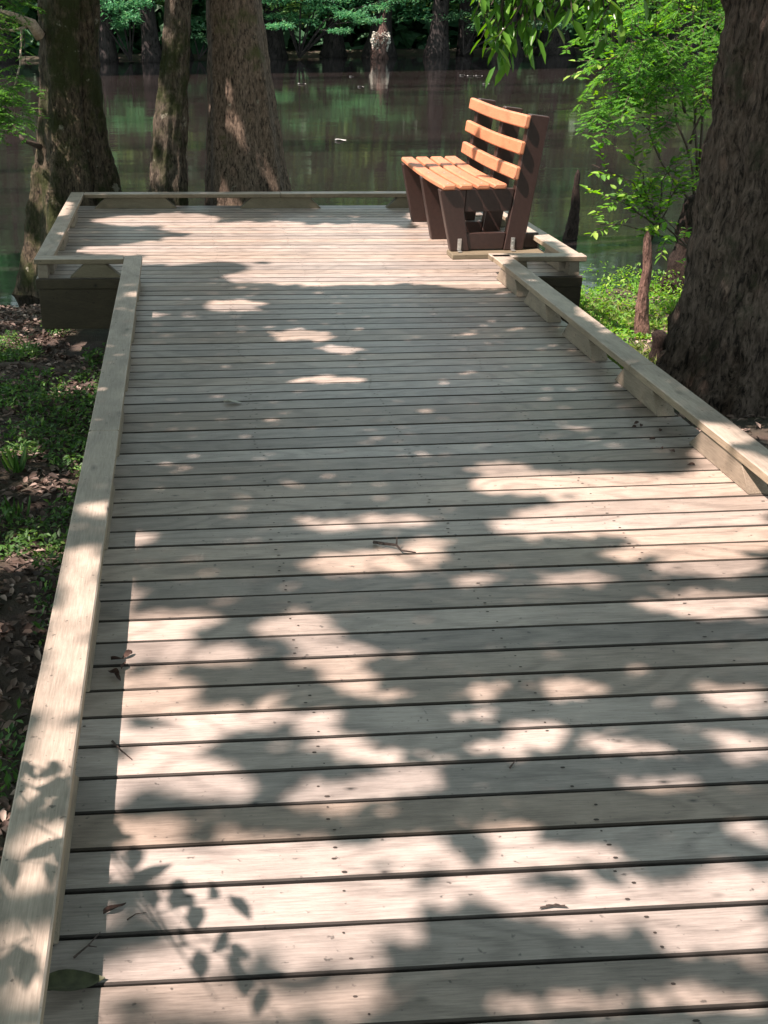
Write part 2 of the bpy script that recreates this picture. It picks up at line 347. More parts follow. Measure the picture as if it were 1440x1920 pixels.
ny = int((YP - Y0) / P)
boards('walkway_decking', -.135, XR + .135, Y0 - 14 * P, Y0 + 48.9 * P - P * .5, 3)
boards('platform_decking', XL0, XR0, Y0 + 49 * P, YE, 5)
YP = Y0 + 49 * P            # front edge of the wider platform
def cap(axis, a0, a1, c0, c1, segs=8, mat=None):
    mb = MB(); prism(mb, [(c0, HC - CT), (c1, HC - CT), (c1, HC), (c0, HC)], axis, a0, a1, .005, 0, segs=segs, jit=.002)
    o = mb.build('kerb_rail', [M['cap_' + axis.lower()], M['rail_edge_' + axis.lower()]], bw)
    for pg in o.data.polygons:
        if pg.normal.z < .5: pg.material_index = 1  # rail sides: their shade is put into the colour, darker than the top
    return o
random.seed(3)
cap('Y', -.6, 1.1, -CW, 0); cap('Y', 1.103, 4.85, -CW, 0, 14); cap('Y', 4.853, YP + .12, -CW, 0, 14)
cap('Y', -.6, 1.9, XR, XR + CW); cap('Y', 1.903, 5.62, XR, XR + CW, 14); cap('Y', 5.623, YP - .175 , XR, XR + CW, 12)
cap('X', XL0, -CW - .003, YP - .01, YP + .125); cap('X', XR - .01, XR0 + .02, YP - .01, YP + .125)
mbk = MB()
cap('Y', YP + .128, YE + .02, XL0, XL0 + CW, 12); cap('Y', YP + .128, YE + .02, XR0 - CW, XR0, 12)
cap('X', XL0 + CW + .003, 1.35, YE - .12, YE + .02, 10); cap('X', 1.353, XR0 - CW - .003, YE - .12, YE + .02, 10)
def block(axis, a0, a1, c0, c1, sl=.11, zb=0.003):
    t = HC - CT - .001
    poly = [(a0, zb), (a1, zb), (a1 - sl, t), (a0 + sl, t)]
    mb = MB()
    prism(mb, poly, 'X' if axis == 'Y' else 'Y', c0, c1, .003)      # poly is (y,z) extruded in x, or (x,z) extruded in y
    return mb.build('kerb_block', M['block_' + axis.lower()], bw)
for a0, a1 in ((7.91, 8.45), (6.85, 7.42), (5.87, 6.45), (4.9, 5.47), (3.91, 4.5), (2.92, 3.48), (1.9, 2.5), (.95, 1.5), (0, .55)): block('Y', a0, a1, -.103, -.008)
for a0, a1 in ((7.77, 8.36), (7.06, 7.62), (6.19, 6.77), (5.22, 5.83), (4.23, 4.84), (3.28, 3.88), (2.3, 2.9), (1.3, 1.9), (.3, .9)): block('Y', a0, a1, XR + .012, XR + .105)
for a0, a1 in ((-.60, .27), (.93, 1.77), (2.44, 3.2)): block('X', a0, a1, YE - .10, YE - .01, .12)
block('X', -.575, -.165, YP + .012, YP + .10, .125); block('X', 2.86, 3.0, YP + .02, YP + .1, .03)
for a0, a1 in ((YP + .16, YP + .62), (9.75, 10.2), (10.85, 11.25)):
    block('Y', a0, a1, XL0 + .02, XL0 + CW - .01, .06); block('Y', a0, a1, XR0 - CW + .01, XR0 - .02, .06)
block('Y', YP + .01, YP + .13, XL0 + .02, XL0 + .1, .03); block('Y', YP + .01, YP + .13, XR0 - .1, XR0 - .02, .03)
def beam(name, mat, x0, x1, y0, y1, z0, z1):
    mb = MB(); ax = 'X' if x1 - x0 > y1 - y0 else 'Y'
    if ax == 'X': prism(mb, [(y0, z0), (y1, z0), (y1, z1), (y0, z1)], 'X', x0, x1, .004)
    else: prism(mb, [(x0, z0), (x1, z0), (x1, z1), (x0, z1)], 'Y', y0, y1, .004)
    return mb.build(name, mat, bw)
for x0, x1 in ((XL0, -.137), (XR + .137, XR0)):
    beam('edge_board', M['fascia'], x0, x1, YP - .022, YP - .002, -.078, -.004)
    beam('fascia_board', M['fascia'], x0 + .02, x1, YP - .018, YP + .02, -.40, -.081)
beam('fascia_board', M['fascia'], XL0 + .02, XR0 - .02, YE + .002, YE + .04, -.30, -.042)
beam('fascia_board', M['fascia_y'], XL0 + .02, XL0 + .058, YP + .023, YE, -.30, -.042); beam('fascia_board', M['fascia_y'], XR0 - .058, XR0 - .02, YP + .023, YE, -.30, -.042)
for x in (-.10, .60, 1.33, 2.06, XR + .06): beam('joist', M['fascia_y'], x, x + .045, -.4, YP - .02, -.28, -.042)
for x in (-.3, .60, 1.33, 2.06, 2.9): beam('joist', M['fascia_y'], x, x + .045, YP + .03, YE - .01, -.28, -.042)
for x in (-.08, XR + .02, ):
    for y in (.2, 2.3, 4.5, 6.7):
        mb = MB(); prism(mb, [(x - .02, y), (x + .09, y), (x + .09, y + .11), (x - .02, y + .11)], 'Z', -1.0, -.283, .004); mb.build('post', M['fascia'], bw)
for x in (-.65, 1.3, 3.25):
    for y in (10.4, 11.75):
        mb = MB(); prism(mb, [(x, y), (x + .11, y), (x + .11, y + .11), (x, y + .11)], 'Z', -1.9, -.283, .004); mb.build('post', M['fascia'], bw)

mb = MB(); random.seed(9); kv = [(1.15, 1.9385, .0052)]
for i in range(15):
    t = math.pi * i / 14; rr = 1 + random.uniform(-.15, .15); kv.append((1.15 + .034 * rr * math.cos(t), 1.9340 + .014 * rr * math.sin(t), .0045))
mb.add(kv, [(0, i, i + 1) for i in range(1, 15)]); mb.build('knot', plain('dark_knot', (.03, .022, .017), rough=.7, var=.8, scale=160, bs=.8), bw)
# the wider platform was laid a few degrees out of square with the walkway
def skew(o):
    for v in o.data.vertices: v.co.y -= float(np.interp(v.co.y, [5.5, 8.7, 12], [0, .088, .118])) * v.co.x
for o in bw.children:
    ys_ = [v.co.y for v in o.data.vertices]
    if 'decking' in o.name or (min(ys_) > YP - .03 and o.name.split('.')[0] in ('kerb_rail', 'kerb_block', 'edge_board', 'fascia_board')): skew(o)

# ------------------------------------------------------------------ bench
bench = ent('park_bench', (2.85, 10.0, 0), 'bench with orange cedar-coloured slats on three dark brown frames, facing left on the platform', 'bench')
def frame(y, zb, near=False):
    T = .088
    e = MB()
    prism(e, [(2.557, zb), (2.712, zb), (2.650, .36), (2.655, .545), (2.432, .545)], 'Y', y, y + T, .006)
    leg = e.build('leg', M['frame'], bench)
    e = MB(); prism(e, [(3.004, zb), (3.168, zb), (3.290, 1.095), (3.13, 1.118)], 'Y', y + .001, y + T, .006); e.build('back_post', M['frame'], bench)
    e = MB(); prism(e, [(2.652, .364), (3.038, .364), (3.056, .543), (2.657, .543)], 'Y', y + .012, y + T - .012, .004); e.build('seat_rail', M['frame'], bench)
    e = MB(); prism(e, [(2.700, zb + .01), (3.0, zb + .01), (3.013, zb + .145), (2.682, zb + .145)], 'Y', y + .014, y + T - .012, .004); e.build('foot_rail', M['frame'], bench)
    if near:
        for x in (2.625, 3.075):
            e = MB(); e.box(x - .016, x + .016, y - .007, y, zb + .012, zb + .105, .001); e.box(x - .016, x + .016, y - .055, y - .0075, zb + .002, zb + .009, .001)
            br = e.build('bracket', M['steel'], bench)
            for z in (.035, .075):
                e = MB(); tube(e, [(x, y - .0072, zb + z), (x, y - .014, zb + z)], [.008, .007], 6); e.build("bolt", M["steel"], br)
frame(9.20, .044, True); frame(9.95, .001); frame(10.83, .001)
seat = MB()
x = 2.449
for i in range(4):
    prism(seat, [(x, .548), (x + .111, .548), (x + .111, .590), (x, .590)], 'Y', 9.165 + .004 * (i % 2), 11.0 + random.uniform(-.01, .01), .010, segs=10, sag=lambda t: -.016 * math.sin(math.pi * min(1, t * 1.0)) ** 1)
    x += .1400
for fy in (9.24, 9.99, 10.87):
    for i in range(4): tube(seat, [(2.449 + .14 * i + .055, fy, .585 - .016 * math.sin(math.pi * (fy - 9.165) / 1.84)), (2.449 + .14 * i + .055, fy, .593 - .016 * math.sin(math.pi * (fy - 9.165) / 1.84))], [.009, .007], 8, mi=1)
seat.build('seat', [M['slat'], M['steel']], bench)
bk = MB()
def ln(z): return 3.004 + (z - .044) * (.126 / 1.074)
for z0, z1 in ((1.012, 1.112), (.812, .912), (.615, .718)):
    f = ln(z0) - .001; t = ln(z1) - .001
    prism(bk, [(f - .046, z0 + .004), (f, z0), (t, z1), (t - .046, z1 + .004)], 'Y', 9.165, 11.0, .010, segs=12, sag=lambda t: -.013 * math.sin(math.pi * t) ** 1.2)
bk.build('backrest', M['slat'], bench)
e = MB(); tube(e, [(2.67, 9.30, .37), (2.76, 9.90, .12)], [.008, .008], 6); e.build('brace_rod', M['steel'], bench)
e = MB(); e.box(3.165, 3.31, 9.262, 9.30, .045, .17, .004); e.build('rear_foot', M['frame'], bench)
pl = MB(); prism(pl, [(9.075, .003), (9.30, .003), (9.30, .042), (9.075, .042)], 'X', 2.545, 3.325, .004, segs=4, jit=.002)
o = pl.build('wooden_plank', M['block_x']); tag(o, 'short flat timber plank packed under the near end of the bench', 'plank')

# ------------------------------------------------------------------ near trees
def taper(prof, Y, depth=1.0, sides=56, step=.03, seed=0, flute=.05, nflute=7, bumpy=.012, groove=None, front=0.0):
    """prof: list of (z, xl, xr) giving the trunk's left and right edge at heights; returns V,F"""
    pz = [p[0] for p in prof][::-1]; pl = [p[1] for p in prof][::-1]; pr = [p[2] for p in prof][::-1]
    zs = np.concatenate([np.arange(pz[0], min(2.6, pz[-1]), step), np.linspace(min(2.6, pz[-1]), pz[-1], 30)]) if pz[-1] > 2.6 else np.arange(pz[0], pz[-1], step)
    th = np.linspace(0, 2 * np.pi, sides, endpoint=False); V = []
    r = np.random.default_rng(seed); ph = r.random(4) * 6
    rtop = (pr[-1] - pl[-1]) / 2
    for z in zs:
        l = np.interp(z, pz, pl); rr = np.interp(z, pz, pr); c = (l + rr) / 2; R0 = (rr - l) / 2
        fl = flute * np.clip((R0 / max(rtop, .05) - 1.0), 0, 1.5)
        R = R0 * (1 + fl * np.sin(nflute * th + ph[0] + z * .4) + .5 * fl * np.sin((nflute * 2 + 1) * th + ph[1]) + .012 * np.sin(3 * th + ph[2] + z))
        if groove: R = R * (1 - groove[2] * np.exp(-((th - groove[0]) / groove[1]) ** 2))
        for k, t in enumerate(th):
            p = Vector((math.cos(t) * R0 * 11, math.sin(t) * R0 * 11, z * 3.0))
            d = bumpy * (noise.noise(p) + .6 * noise.noise(p * 2.3) + .45 * noise.noise(p * 4.7))
            V.append((c + (R[k] + d) * math.cos(t), Y + (R[k] * depth + d) * math.sin(t), z))
    n_ = len(zs); i = (np.arange(n_ - 1)[:, None] * sides); j = np.arange(sides)[None]; j2 = (j + 1) % sides
    F = np.stack([(i + j), (i + j2), (i + sides + j2), (i + sides + j)], -1).reshape(-1, 4)
    return np.array(V), F
M['bark1'] = bark('mossy_dark_bark', (0.016, 0.013, 0.009), (0.15, 0.118, 0.08), (0.030, 0.036, 0.012), .6, .5, 1.5)
M['bark2'] = bark('mottled_slim_bark', (0.022, 0.018, 0.013), (0.18, 0.148, 0.11), (0.028, 0.034, 0.012), .5, .6, 1.4)
M['bark3'] = bark('grey_brown_bark', (0.05, 0.038, 0.028), (0.22, 0.165, 0.12), (0.07, 0.07, 0.03), .2, .3, 1.9, .7)
M['bark4'] = bark('deep_furrowed_brown_bark', (0.035, 0.025, 0.019), (0.19, 0.145, 0.115), (0.05, 0.05, 0.03), .15, .0, 1.3, 1.0)
M['bark5'] = bark('far_bank_bark', (0.014, 0.012, 0.012), (0.05, 0.042, 0.040), None, .5, 0, .35, .5)
M['twig'] = plain('twig_bark', (0.055, 0.042, 0.032), rough=.9, var=.4, scale=60, bs=.4)
M['knee'] = bark('reddish_knee_bark', (0.13, 0.075, 0.055), (0.40, 0.25, 0.20), (0.05, 0.04, 0.03), .3, 0, 3.0, 1.0)
M['kneedark'] = bark('dark_knee_bark', (0.012, 0.009, 0.008), (0.055, 0.038, 0.03), None, .3, 0, 3.0, .8)
M['canopy'] = leafmat('canopy_leaf', (0.030, 0.075, 0.016), (0.055, 0.13, 0.026), (0.10, 0.16, 0.03), trans=.30)
M['shrub'] = leafmat('shrub_leaf', (0.06, 0.17, 0.022), (0.15, 0.34, 0.045), (0.30, 0.44, 0.08), trans=.5)
M['bay'] = leafmat('glossy_broad_leaf', (0.04, 0.12, 0.02), (0.09, 0.22, 0.03), (0.15, 0.27, 0.05), trans=.4, rough=.25)
M['cypress'] = leafmat('feathery_cypress_leaf', (0.05, 0.17, 0.03), (0.12, 0.30, 0.05), trans=.5)
M['far_a'] = leafmat('far_bank_foliage', (0.045, 0.15, 0.080), (0.10, 0.27, 0.13), (0.15, 0.33, 0.13), trans=.45)
M['far_b'] = leafmat('far_bank_deep_foliage', (0.030, 0.085, 0.045), (0.07, 0.165, 0.08), trans=.35)

M['far_c'] = leafmat('far_bank_yellowish_foliage', (0.05, 0.12, 0.035), (0.12, 0.22, 0.06), (0.2, 0.3, 0.08), trans=.4)
def tree(name, base, prof, Y, mat, label, cat, Yn=None, **k):
    if Yn:                                   # stand the same silhouette nearer or farther
        C_ = cam.matrix_world.translation; s_ = Yn / Y; prof = [(C_.z + (z - C_.z) * s_, C_.x + (a - C_.x) * s_, C_.x + (b_ - C_.x) * s_) for z, a, b_ in prof]; Y = Yn
        prof[-1] = (-1.9,) + prof[-1][1:]; base = ((prof[-1][1] + prof[-1][2]) / 2, Yn, base[2])
    t = ent(name, base, label, cat)
    V, F = taper(prof, Y, **k); npmesh('trunk', V, F, mat, parent=t, smooth=True)
    return t
T1 = tree('large_mossy_tree', (-.95, 13.2, WZ), [(9, -.75, -.35), (4, -1.02, -.46), (2.01, -1.14, -.49), (1.48, -1.18, -.53), (.93, -1.22, -.53), (.54, -1.28, -.49), (.1, -1.37, -.42), (-.53, -1.49, -.30), (-1.29, -1.68, -.05), (-1.9, -1.9, .1)], 13.2, M['bark1'],
     'thick dark moss-covered trunk flaring at its foot, leftmost of the trees behind the platform', 'tree', groove=(5.25, .09, .22), seed=1, flute=.06, bumpy=.03)
mb = MB(); tube(mb, [(-1.2, 13.05, .50), (-1.31, 13.0, .56), (-1.40, 12.95, .60), (-1.45, 12.95, .66)], [.035, .028, .022, .012], 9, rough=.5)
mb.build('broken_stub', M['twig'], T1, smooth=True)
T2 = tree('slim_tree', (.15, 13.4, WZ), [(8, .35, .5), (4, .34, .58), (2.0, .21, .51), (1.45, .15, .45), (.89, .06, .41), (.31, -.01, .38), (-.03, -.05, .37), (-.6, -.1, .39), (-1.9, -.25, .5)], 13.4, M['bark2'],
     'slimmest trunk behind the platform, with a slight bend and sunlit patches on its bark', 'tree', seed=2, bumpy=.02, Yn=12.75)
T3 = tree('broad_grey_tree', (1.1, 14.0, WZ), [(9, .75, 1.1), (4, .68, 1.22), (1.99, .68, 1.30), (1.42, .69, 1.38), (.84, .69, 1.47), (.23, .67, 1.56), (-.13, .66, 1.64), (-.5, .62, 1.74), (-1.9, .4, 2.1)], 14.0, M['bark3'],
     'broad grey-brown trunk widening downward, in the open water right of the slim mottled one', 'tree', seed=3, bumpy=.016, Yn=13.05)
T4 = tree('near_right_tree', (4.25, 7.35, -.6), [(9, 4.1, 4.7), (4, 3.9, 4.85), (1.93, 3.80, 4.88), (1.3, 3.83, 4.9), (.65, 3.83, 4.93), (-.07, 3.80, 4.98), (-.37, 3.75, 5.02), (-.8, 3.60, 5.15), (-1.2, 3.4, 5.35)], 7.35, M['bark4'],
     'massive furrowed brown trunk rising past the right edge of the picture beside the boardwalk', 'tree', seed=4, groove=(3.95, .10, .10), bumpy=.045, flute=.05, sides=110, step=.022)
T5 = tree('shade_tree', (-5.2, 7.0, -.6), [(9, -5.4, -4.9), (3, -5.5, -4.8), (0, -5.6, -4.7), (-.9, -5.9, -4.4)], 7.0, M['bark4'],
     'tree standing left of the boardwalk, its leaves shading the planks with dappled light', 'tree', seed=5, step=.12)
roots = {T1: (-.9, 13.2), T2: (.2, 12.75), T3: (1.0, 13.05), T4: (4.2, 7.35), T5: (-5.2, 7.0)}

# crowns: leaves stand 3.8 - 7.5 m up; gaps in them let the sun through to the deck
ELL = np.array([(0.1,11.27,0.5,0.24),(0.82,10.8,0.59,0.2),(1.49,10.26,0.92,0.43),(1.96,9.52,0.93,0.45),(1.35,9.9,0.66,0.31),(1.74,8.67,0.89,0.3),(0.12,9.83,0.61,0.21),(2.5,8.82,0.38,0.55),(0.26,9.34,0.31,0.13),(1.13,8.59,0.37,0.15),(-0.21,9.78,0.28,0.14),(0.68,7.76,0.23,0.17),(1.09,6.93,0.18,0.14),(1.11,5.99,0.22,0.06),(0.11,7.55,0.07,0.06),(1.28,6.59,0.16,0.07),(1.96,4.43,0.37,0.13),(2.41,4.33,0.41,0.16),(2.68,4.25,0.2,0.21),(2.21,4.12,0.53,0.14),(2.39,3.88,0.34,0.18),(1.82,4.0,0.26,0.11),(2.65,4.4,0.16,0.09),(1.75,4.6,0.14,0.07),(2.27,3.61,0.2,0.08),(2.14,3.32,0.24,0.08),(2.01,3.74,0.12,0.06),(1.73,3.53,0.12,0.06),(0.89,3.74,0.14,0.08),(1.1,3.75,0.2,0.1),(0.94,4.07,0.15,0.05),(1.16,4.1,0.15,0.06),(1.35,3.57,0.08,0.04),(1.25,3.88,0.1,0.05),(0.26,3.34,0.17,0.07),(0.68,3.26,0.15,0.09),(0.77,3.1,0.13,0.07),(0.21,3.17,0.12,0.09),(0.82,2.96,0.1,0.04),(0.42,3.12,0.11,0.05),(0.21,2.9,0.12,0.11),(0.42,2.76,0.14,0.07),(0.66,2.73,0.08,0.05),(0.92,2.86,0.1,0.03),(0.74,2.62,0.08,0.03),(0.24,2.65,0.14,0.07),(0.24,2.51,0.15,0.08),(0.41,2.43,0.1,0.05),(0.8,2.54,0.06,0.03),(0.89,2.42,0.08,0.05),(0.68,2.38,0.12,0.05),(0.2,2.27,0.08,0.06),(1.21,2.86,0.1,0.03),(1.49,2.84,0.09,0.04),(1.22,2.56,0.12,0.04),(1.95,2.75,0.11,0.07),(1.32,2.63,0.09,0.04),(1.56,2.54,0.11,0.03),(1.89,2.5,0.08,0.05),(1.14,2.72,0.06,0.02),(1.57,2.37,0.09,0.03),(0.27,2.15,0.16,0.06),(0.51,2.15,0.24,0.09),(0.43,2.01,0.25,0.08),(0.63,2.01,0.2,0.07),(0.54,1.92,0.27,0.07),(0.86,2.14,0.09,0.06),(1.13,2.21,0.08,0.04),(1.17,2.12,0.12,0.06),(1.0,2.06,0.08,0.03),(1.32,2.11,0.08,0.05),(1.35,1.93,0.25,0.07),(1.64,1.98,0.1,0.07),(1.47,1.82,0.16,0.05),(1.08,1.97,0.08,0.04),(0.86,2.0,0.06,0.03),(1.75,2.16,0.07,0.04),(0.26,1.83,0.11,0.04),(0.37,1.86,0.07,0.03),(0.58,1.82,0.11,0.03),(0.64,1.71,0.08,0.04),(0.45,1.71,0.1,0.04),(0.17,1.77,0.05,0.02),(1.3,1.65,0.23,0.02),(1.02,1.66,0.07,0.02),(0.28,1.71,0.07,0.03),(0.09,4.01,0.06,0.07),(0.03,3.44,0.08,0.25),(0.03,3.13,0.08,0.25),(0.02,2.78,0.08,0.15),(0.02,2.46,0.07,0.11),(0.04,1.98,0.06,0.03),(0.05,2.11,0.05,0.06),(0.04,1.78,0.07,0.04),(0.07,1.67,0.06,0.03),(0.05,1.55,0.05,0.02),(0.05,2.32,0.06,0.07),(-0.84,11.15,0.16,0.35),(0.06,3.57,0.06,0.03),(2.79,4.61,0.14,0.14),(2.78,4.21,0.13,0.12)])
SX, SY = -SUN.x / SUN.z, -SUN.y / SUN.z         # shadow shift per metre of height
def lit(x, y):
    """True where the crowns leave a gap (x, y = point at deck height that the sun ray meets)"""
    nx = (vnoise(x, y, 7, 21) - .5) * .07 + (vnoise(x, y, 18, 22) - .5) * .035; nyy = (vnoise(x, y, 7, 23) - .5) * .07 + (vnoise(x, y, 18, 24) - .5) * .035
    X = x + nx; Y = y + nyy * np.clip(y / 5, .5, 2); out = np.zeros(len(x), bool)
    for cx, cy, a, b2 in ELL:
        if cy > 8.4: a *= 1.22; b2 = b2 * 1.35
        out |= ((X - cx) / (a * 1.02 + .018)) ** 2 + ((Y - cy) / (b2 * 1.05 + .02)) ** 2 < 1
    z = lambda x0, x1, y0, y1: (X > x0) & (X < x1) & (Y > y0) & (Y < y1)
    out |= z(.15, 2.75, 8.72, 10.4) & (vnoise(x, y * 2.2, 2.2, 30) + .3 * vnoise(x, y * 2, 7, 29) > .42)
    out |= z(2.9, 3.75, 5.9, 6.9) & (vnoise(x, y, 5, 32) > .3)
    out |= z(2.55, 4.1, 9.0, 11.35) & ~(z(2.7, 4.1, 10.55, 10.68) | z(3.3, 4.1, 9.75, 9.83))
    big = (X > 3.35 + .1 * (Y - 8)) & (Y > 7.75) & (Y < 15); out |= big & (vnoise(x, y, 1.6, 31) > .27)
    out |= (Y > 15.2)
    out &= ~z(3.2, 5.6, 6.4, 7.95)
    out |= (X < -.35) & (vnoise(x, y, 2.2, 33) + .4 * vnoise(x, y, 6, 34) > .95)          # flecks on the left bank
    out |= z(-1.45, -.2, 12.2, 13.5) & (vnoise(x, y, 5, 35) > .30)                          # on the trunks and the spray beside them
    out |= z(1.2, 2.15, 12.2, 13.3) & (vnoise(x, y, 5, 36) > .52)
    out |= z(.45, .8, 12.3, 12.75) & (vnoise(x, y, 4, 36) > .25)
    out |= z(.05, .95, 12.2, 13.1) & (vnoise(x, y, 7, 37) > .48)
    return out
NL = 350000
gx = rng.uniform(-5.5, 9, NL); gy = rng.uniform(-1.5, 15.6, NL)
h = 3.9 + 3.2 * vnoise(gx, gy, .8, 40) + rng.uniform(-.25, .25, NL) + 1.0 * (rng.random(NL) < .3)
keep = ~lit(gx, gy) & (rng.random(NL) < np.where((gx > -.9) & (gx < 5.5), 1.0, .8))
gx, gy, h = gx[keep], gy[keep], h[keep]
px, py = gx - SX * h, gy - SY * h
ids = list(roots); dd = np.stack([(px - roots[t][0]) ** 2 + (py - roots[t][1]) ** 2 * 1.0 for t in ids], 1); own = dd.argmin(1)
for k, t in enumerate(ids):
    s = own == k; q = s.sum()
    if q < 50: continue
    D = rdir(q, .55); Nn = rdir(q) * .55 + np.array([-.3, .15, .9]); ln_ = rng.uniform(.09, .15, q)
    Pp = np.stack([px[s], py[s], h[s]], 1) - D * ln_[:, None] * .5
    V, F = leaves(Pp, D, Nn, ln_, ln_ * .52, 'diamond')
    npmesh('crown', V, F, M['canopy'], parent=t)
    mb = MB(); r0 = roots[t]; idx = np.where(s)[0]
    zt = 3.6
    for c in range(60):
        if len(mb.f) > 7 * 6 * 7: break
        e = idx[rng.integers(len(idx))]; E = Vector((px[e], py[e], h[e])); A = Vector((r0[0], r0[1], zt + .06 * c))
        if (E - A).length > 6: E = A + (E - A).normalized() * 6
        us = np.linspace(.05, 1, 24); lx = A.x + (E.x - A.x) * us + SX * (A.z + (E.z - A.z) * us); ly = A.y + (E.y - A.y) * us + SY * (A.z + (E.z - A.z) * us)
        if lit(lx, ly).mean() > .12: continue
        pts = [A.lerp(E, u) + Vector((0, 0, .5 * math.sin(math.pi * u))) + Vector((noise.noise(Vector((c, u * 3, 1))) * .25, noise.noise(Vector((c, u * 3, 5))) * .25, 0)) for u in np.linspace(0, 1, 7)]
        tube(mb, pts, list(np.linspace(.05, .01, 7)), 6)
    mb.build('limb', M['twig'], t, smooth=True)

# a low leafy twig left of the boardwalk throws the crisp leaf shadows
def twig_with_leaves(name, base, ends, nleaf, lsize, mat, parent=None, label=None, cat=None, shape='ovate', droop=.3, rad=.006, sub=3, spread=.16, wr=.42, hang=0.0, wob=.08):
    root = parent or ent(name, base, label, cat); mb = MB(); PP, DD = [], []
    B = Vector(base)
    for ei, e in enumerate(ends):
        st = Vector(e[0]) if isinstance(e[0], (tuple, list, Vector)) else B; en = Vector(e[-1]) if isinstance(e[0], (tuple, list, Vector)) else Vector(e)
        L_ = (en - st).length; pts = []
        for u in np.linspace(0, 1, 9):
            p = st.lerp(en, u); p.z += droop * L_ * .5 * math.sin(math.pi * u)
            p += Vector((noise.noise(Vector((ei * 3.1, u * 4, .3))), noise.noise(Vector((ei * 3.1, u * 4, 7.3))), noise.noise(Vector((ei * 3.1, u * 4, 3.3))))) * wob * L_ * math.sin(math.pi * u)
            pts.append(p)
        tube(mb, pts, [rad * (1 - .75 * u) for u in np.linspace(0, 1, 9)], 6)
        for s_ in range(sub):
            i = random.randint(3, 8) if s_ else 8; a = pts[i - 1]; d0 = (pts[i] - pts[i - 1]).normalized()
            d = (d0 + Vector(tuple(rdir(1, .3)[0])) * .9 + Vector((0, 0, -hang * .5))).normalized(); l2 = spread * random.uniform(.7, 1.3)
            q = [a + d * l2 * v + Vector((0, 0, -hang * l2 * v * v * .5)) for v in np.linspace(0, 1, 5)]
            tube(mb, q, [rad * .4 * (1 - .6 * v) for v in np.linspace(0, 1, 5)], 5)
            nl = max(3, int(nleaf / (len(ends) * sub)))
            for k in range(nl):
                v = (k + .6) / nl; p = a + d * l2 * v + Vector((0, 0, -hang * l2 * v * v * .5)); sd_ = 1 if k % 2 else -1
                side = d.cross(Vector((0, 0, 1))); side = side.normalized() if side.length > .01 else Vector((1, 0, 0))
                dl = d * .6 + side * sd_ * .8 + Vector((0, 0, random.uniform(-.5, .35) - hang)) + Vector(tuple(rng.normal(size=3))) * .2
                PP.append(tuple(p)); DD.append(tuple(dl))
    PP = np.array(PP); DD = np.array(DD); q = len(PP); ls = lsize * rng.uniform(.65, 1.15, q)
    V, F = leaves(PP, DD, rdir(q) * .45 + np.array([0, 0, 1.0]), ls, ls * wr, shape, fold=.12, curl=.18)
    mb.build('stem', M['twig'], root, smooth=True); npmesh('foliage', V, F, mat, parent=root)
    return root
def up(x, y, h_): return (x - SX * h_, y - SY * h_, h_)
random.seed(12)
twig_with_leaves('bushy_sapling', (-2.6, 2.6, -.5), [((-2.6, 2.6, -.5), (-2.2, 2.7, 1.7)), ((-2.2, 2.7, 1.7), up(.35, 1.72, 1.5)), ((-2.2, 2.7, 1.7), up(.12, 1.62, 1.6)), ((-2.2, 2.7, 1.7), up(-.02, 2.35, 1.6)), ((-2.2, 2.7, 1.7), up(-.05, 1.9, 1.5)), ((-2.2, 2.7, 1.6), up(.22, 1.95, 1.5)), ((-2.2, 2.7, 1.7), up(.5, 1.65, 1.8)), ((-2.2, 2.7, 1.7), up(.0, 2.25, 1.3)), ((-2.2, 2.7, 1.7), up(.30, 1.80, 1.4)), ((-2.2, 2.7, 1.6), up(-.08, 2.1, 1.4)), ((-2.2, 2.7, 1.6), up(-.05, 1.72, 1.5))],
                 190, .115, M['bay'], None, 'leafy sapling left of the boardwalk that throws crisp leaf shadows on the near planks', 'sapling', rad=.007, sub=4, spread=.20, wr=.46)

# ------------------------------------------------------------------ cypress knees
def knee(name, x, y, zb, ht, r, mat, label, lean=0.0, tip=.45, seed=0):
    mb = MB(); n_ = 22; pts = []; rd = []
    for i in range(n_):
        u = i / (n_ - 1); pts.append((x + lean * u * ht + .012 * math.sin(u * 9 + seed), y, zb - .15 + (ht + .15) * u))
        fl = 1 + .9 * math.exp(-u * 6); rd.append(r * fl * (1 - (1 - tip) * u) * (1 if u < .93 else math.sqrt(max(.04, 1 - ((u - .93) / .075) ** 2))) * (1 + .09 * noise.noise(Vector((u * 8, seed, 0)))))
    tube(mb, pts, rd, 22, rough=.35)
    return tag(mb.build(name, mat, None, smooth=True), label, 'cypress knee', 'cypress knees beside the platform')
knee('cypress_knee', 4.34, 9.28, -.82, .98, .060, M['knee'], 'tall slender reddish knee standing in the sunlit grass right of the boardwalk', -.09, .50, 1)
knee('cypress_knee', 4.03, 8.25, -.75, .34, .075, M['kneedark'], 'short blackish rounded knee at the foot of the massive right-hand trunk', 0, .75, 2)
knee('cypress_knee', 5.75, 15.4, -1.15, .98, .095, M['kneedark'], 'brown pointed knee rising from the water just beyond the bench', .0, .30, 3)
knee('cypress_knee', 5.62, 11.5, -1.05, 1.15, .20, M['kneedark'], 'thick black knee or stump behind the massive right-hand trunk', .06, .6, 4)

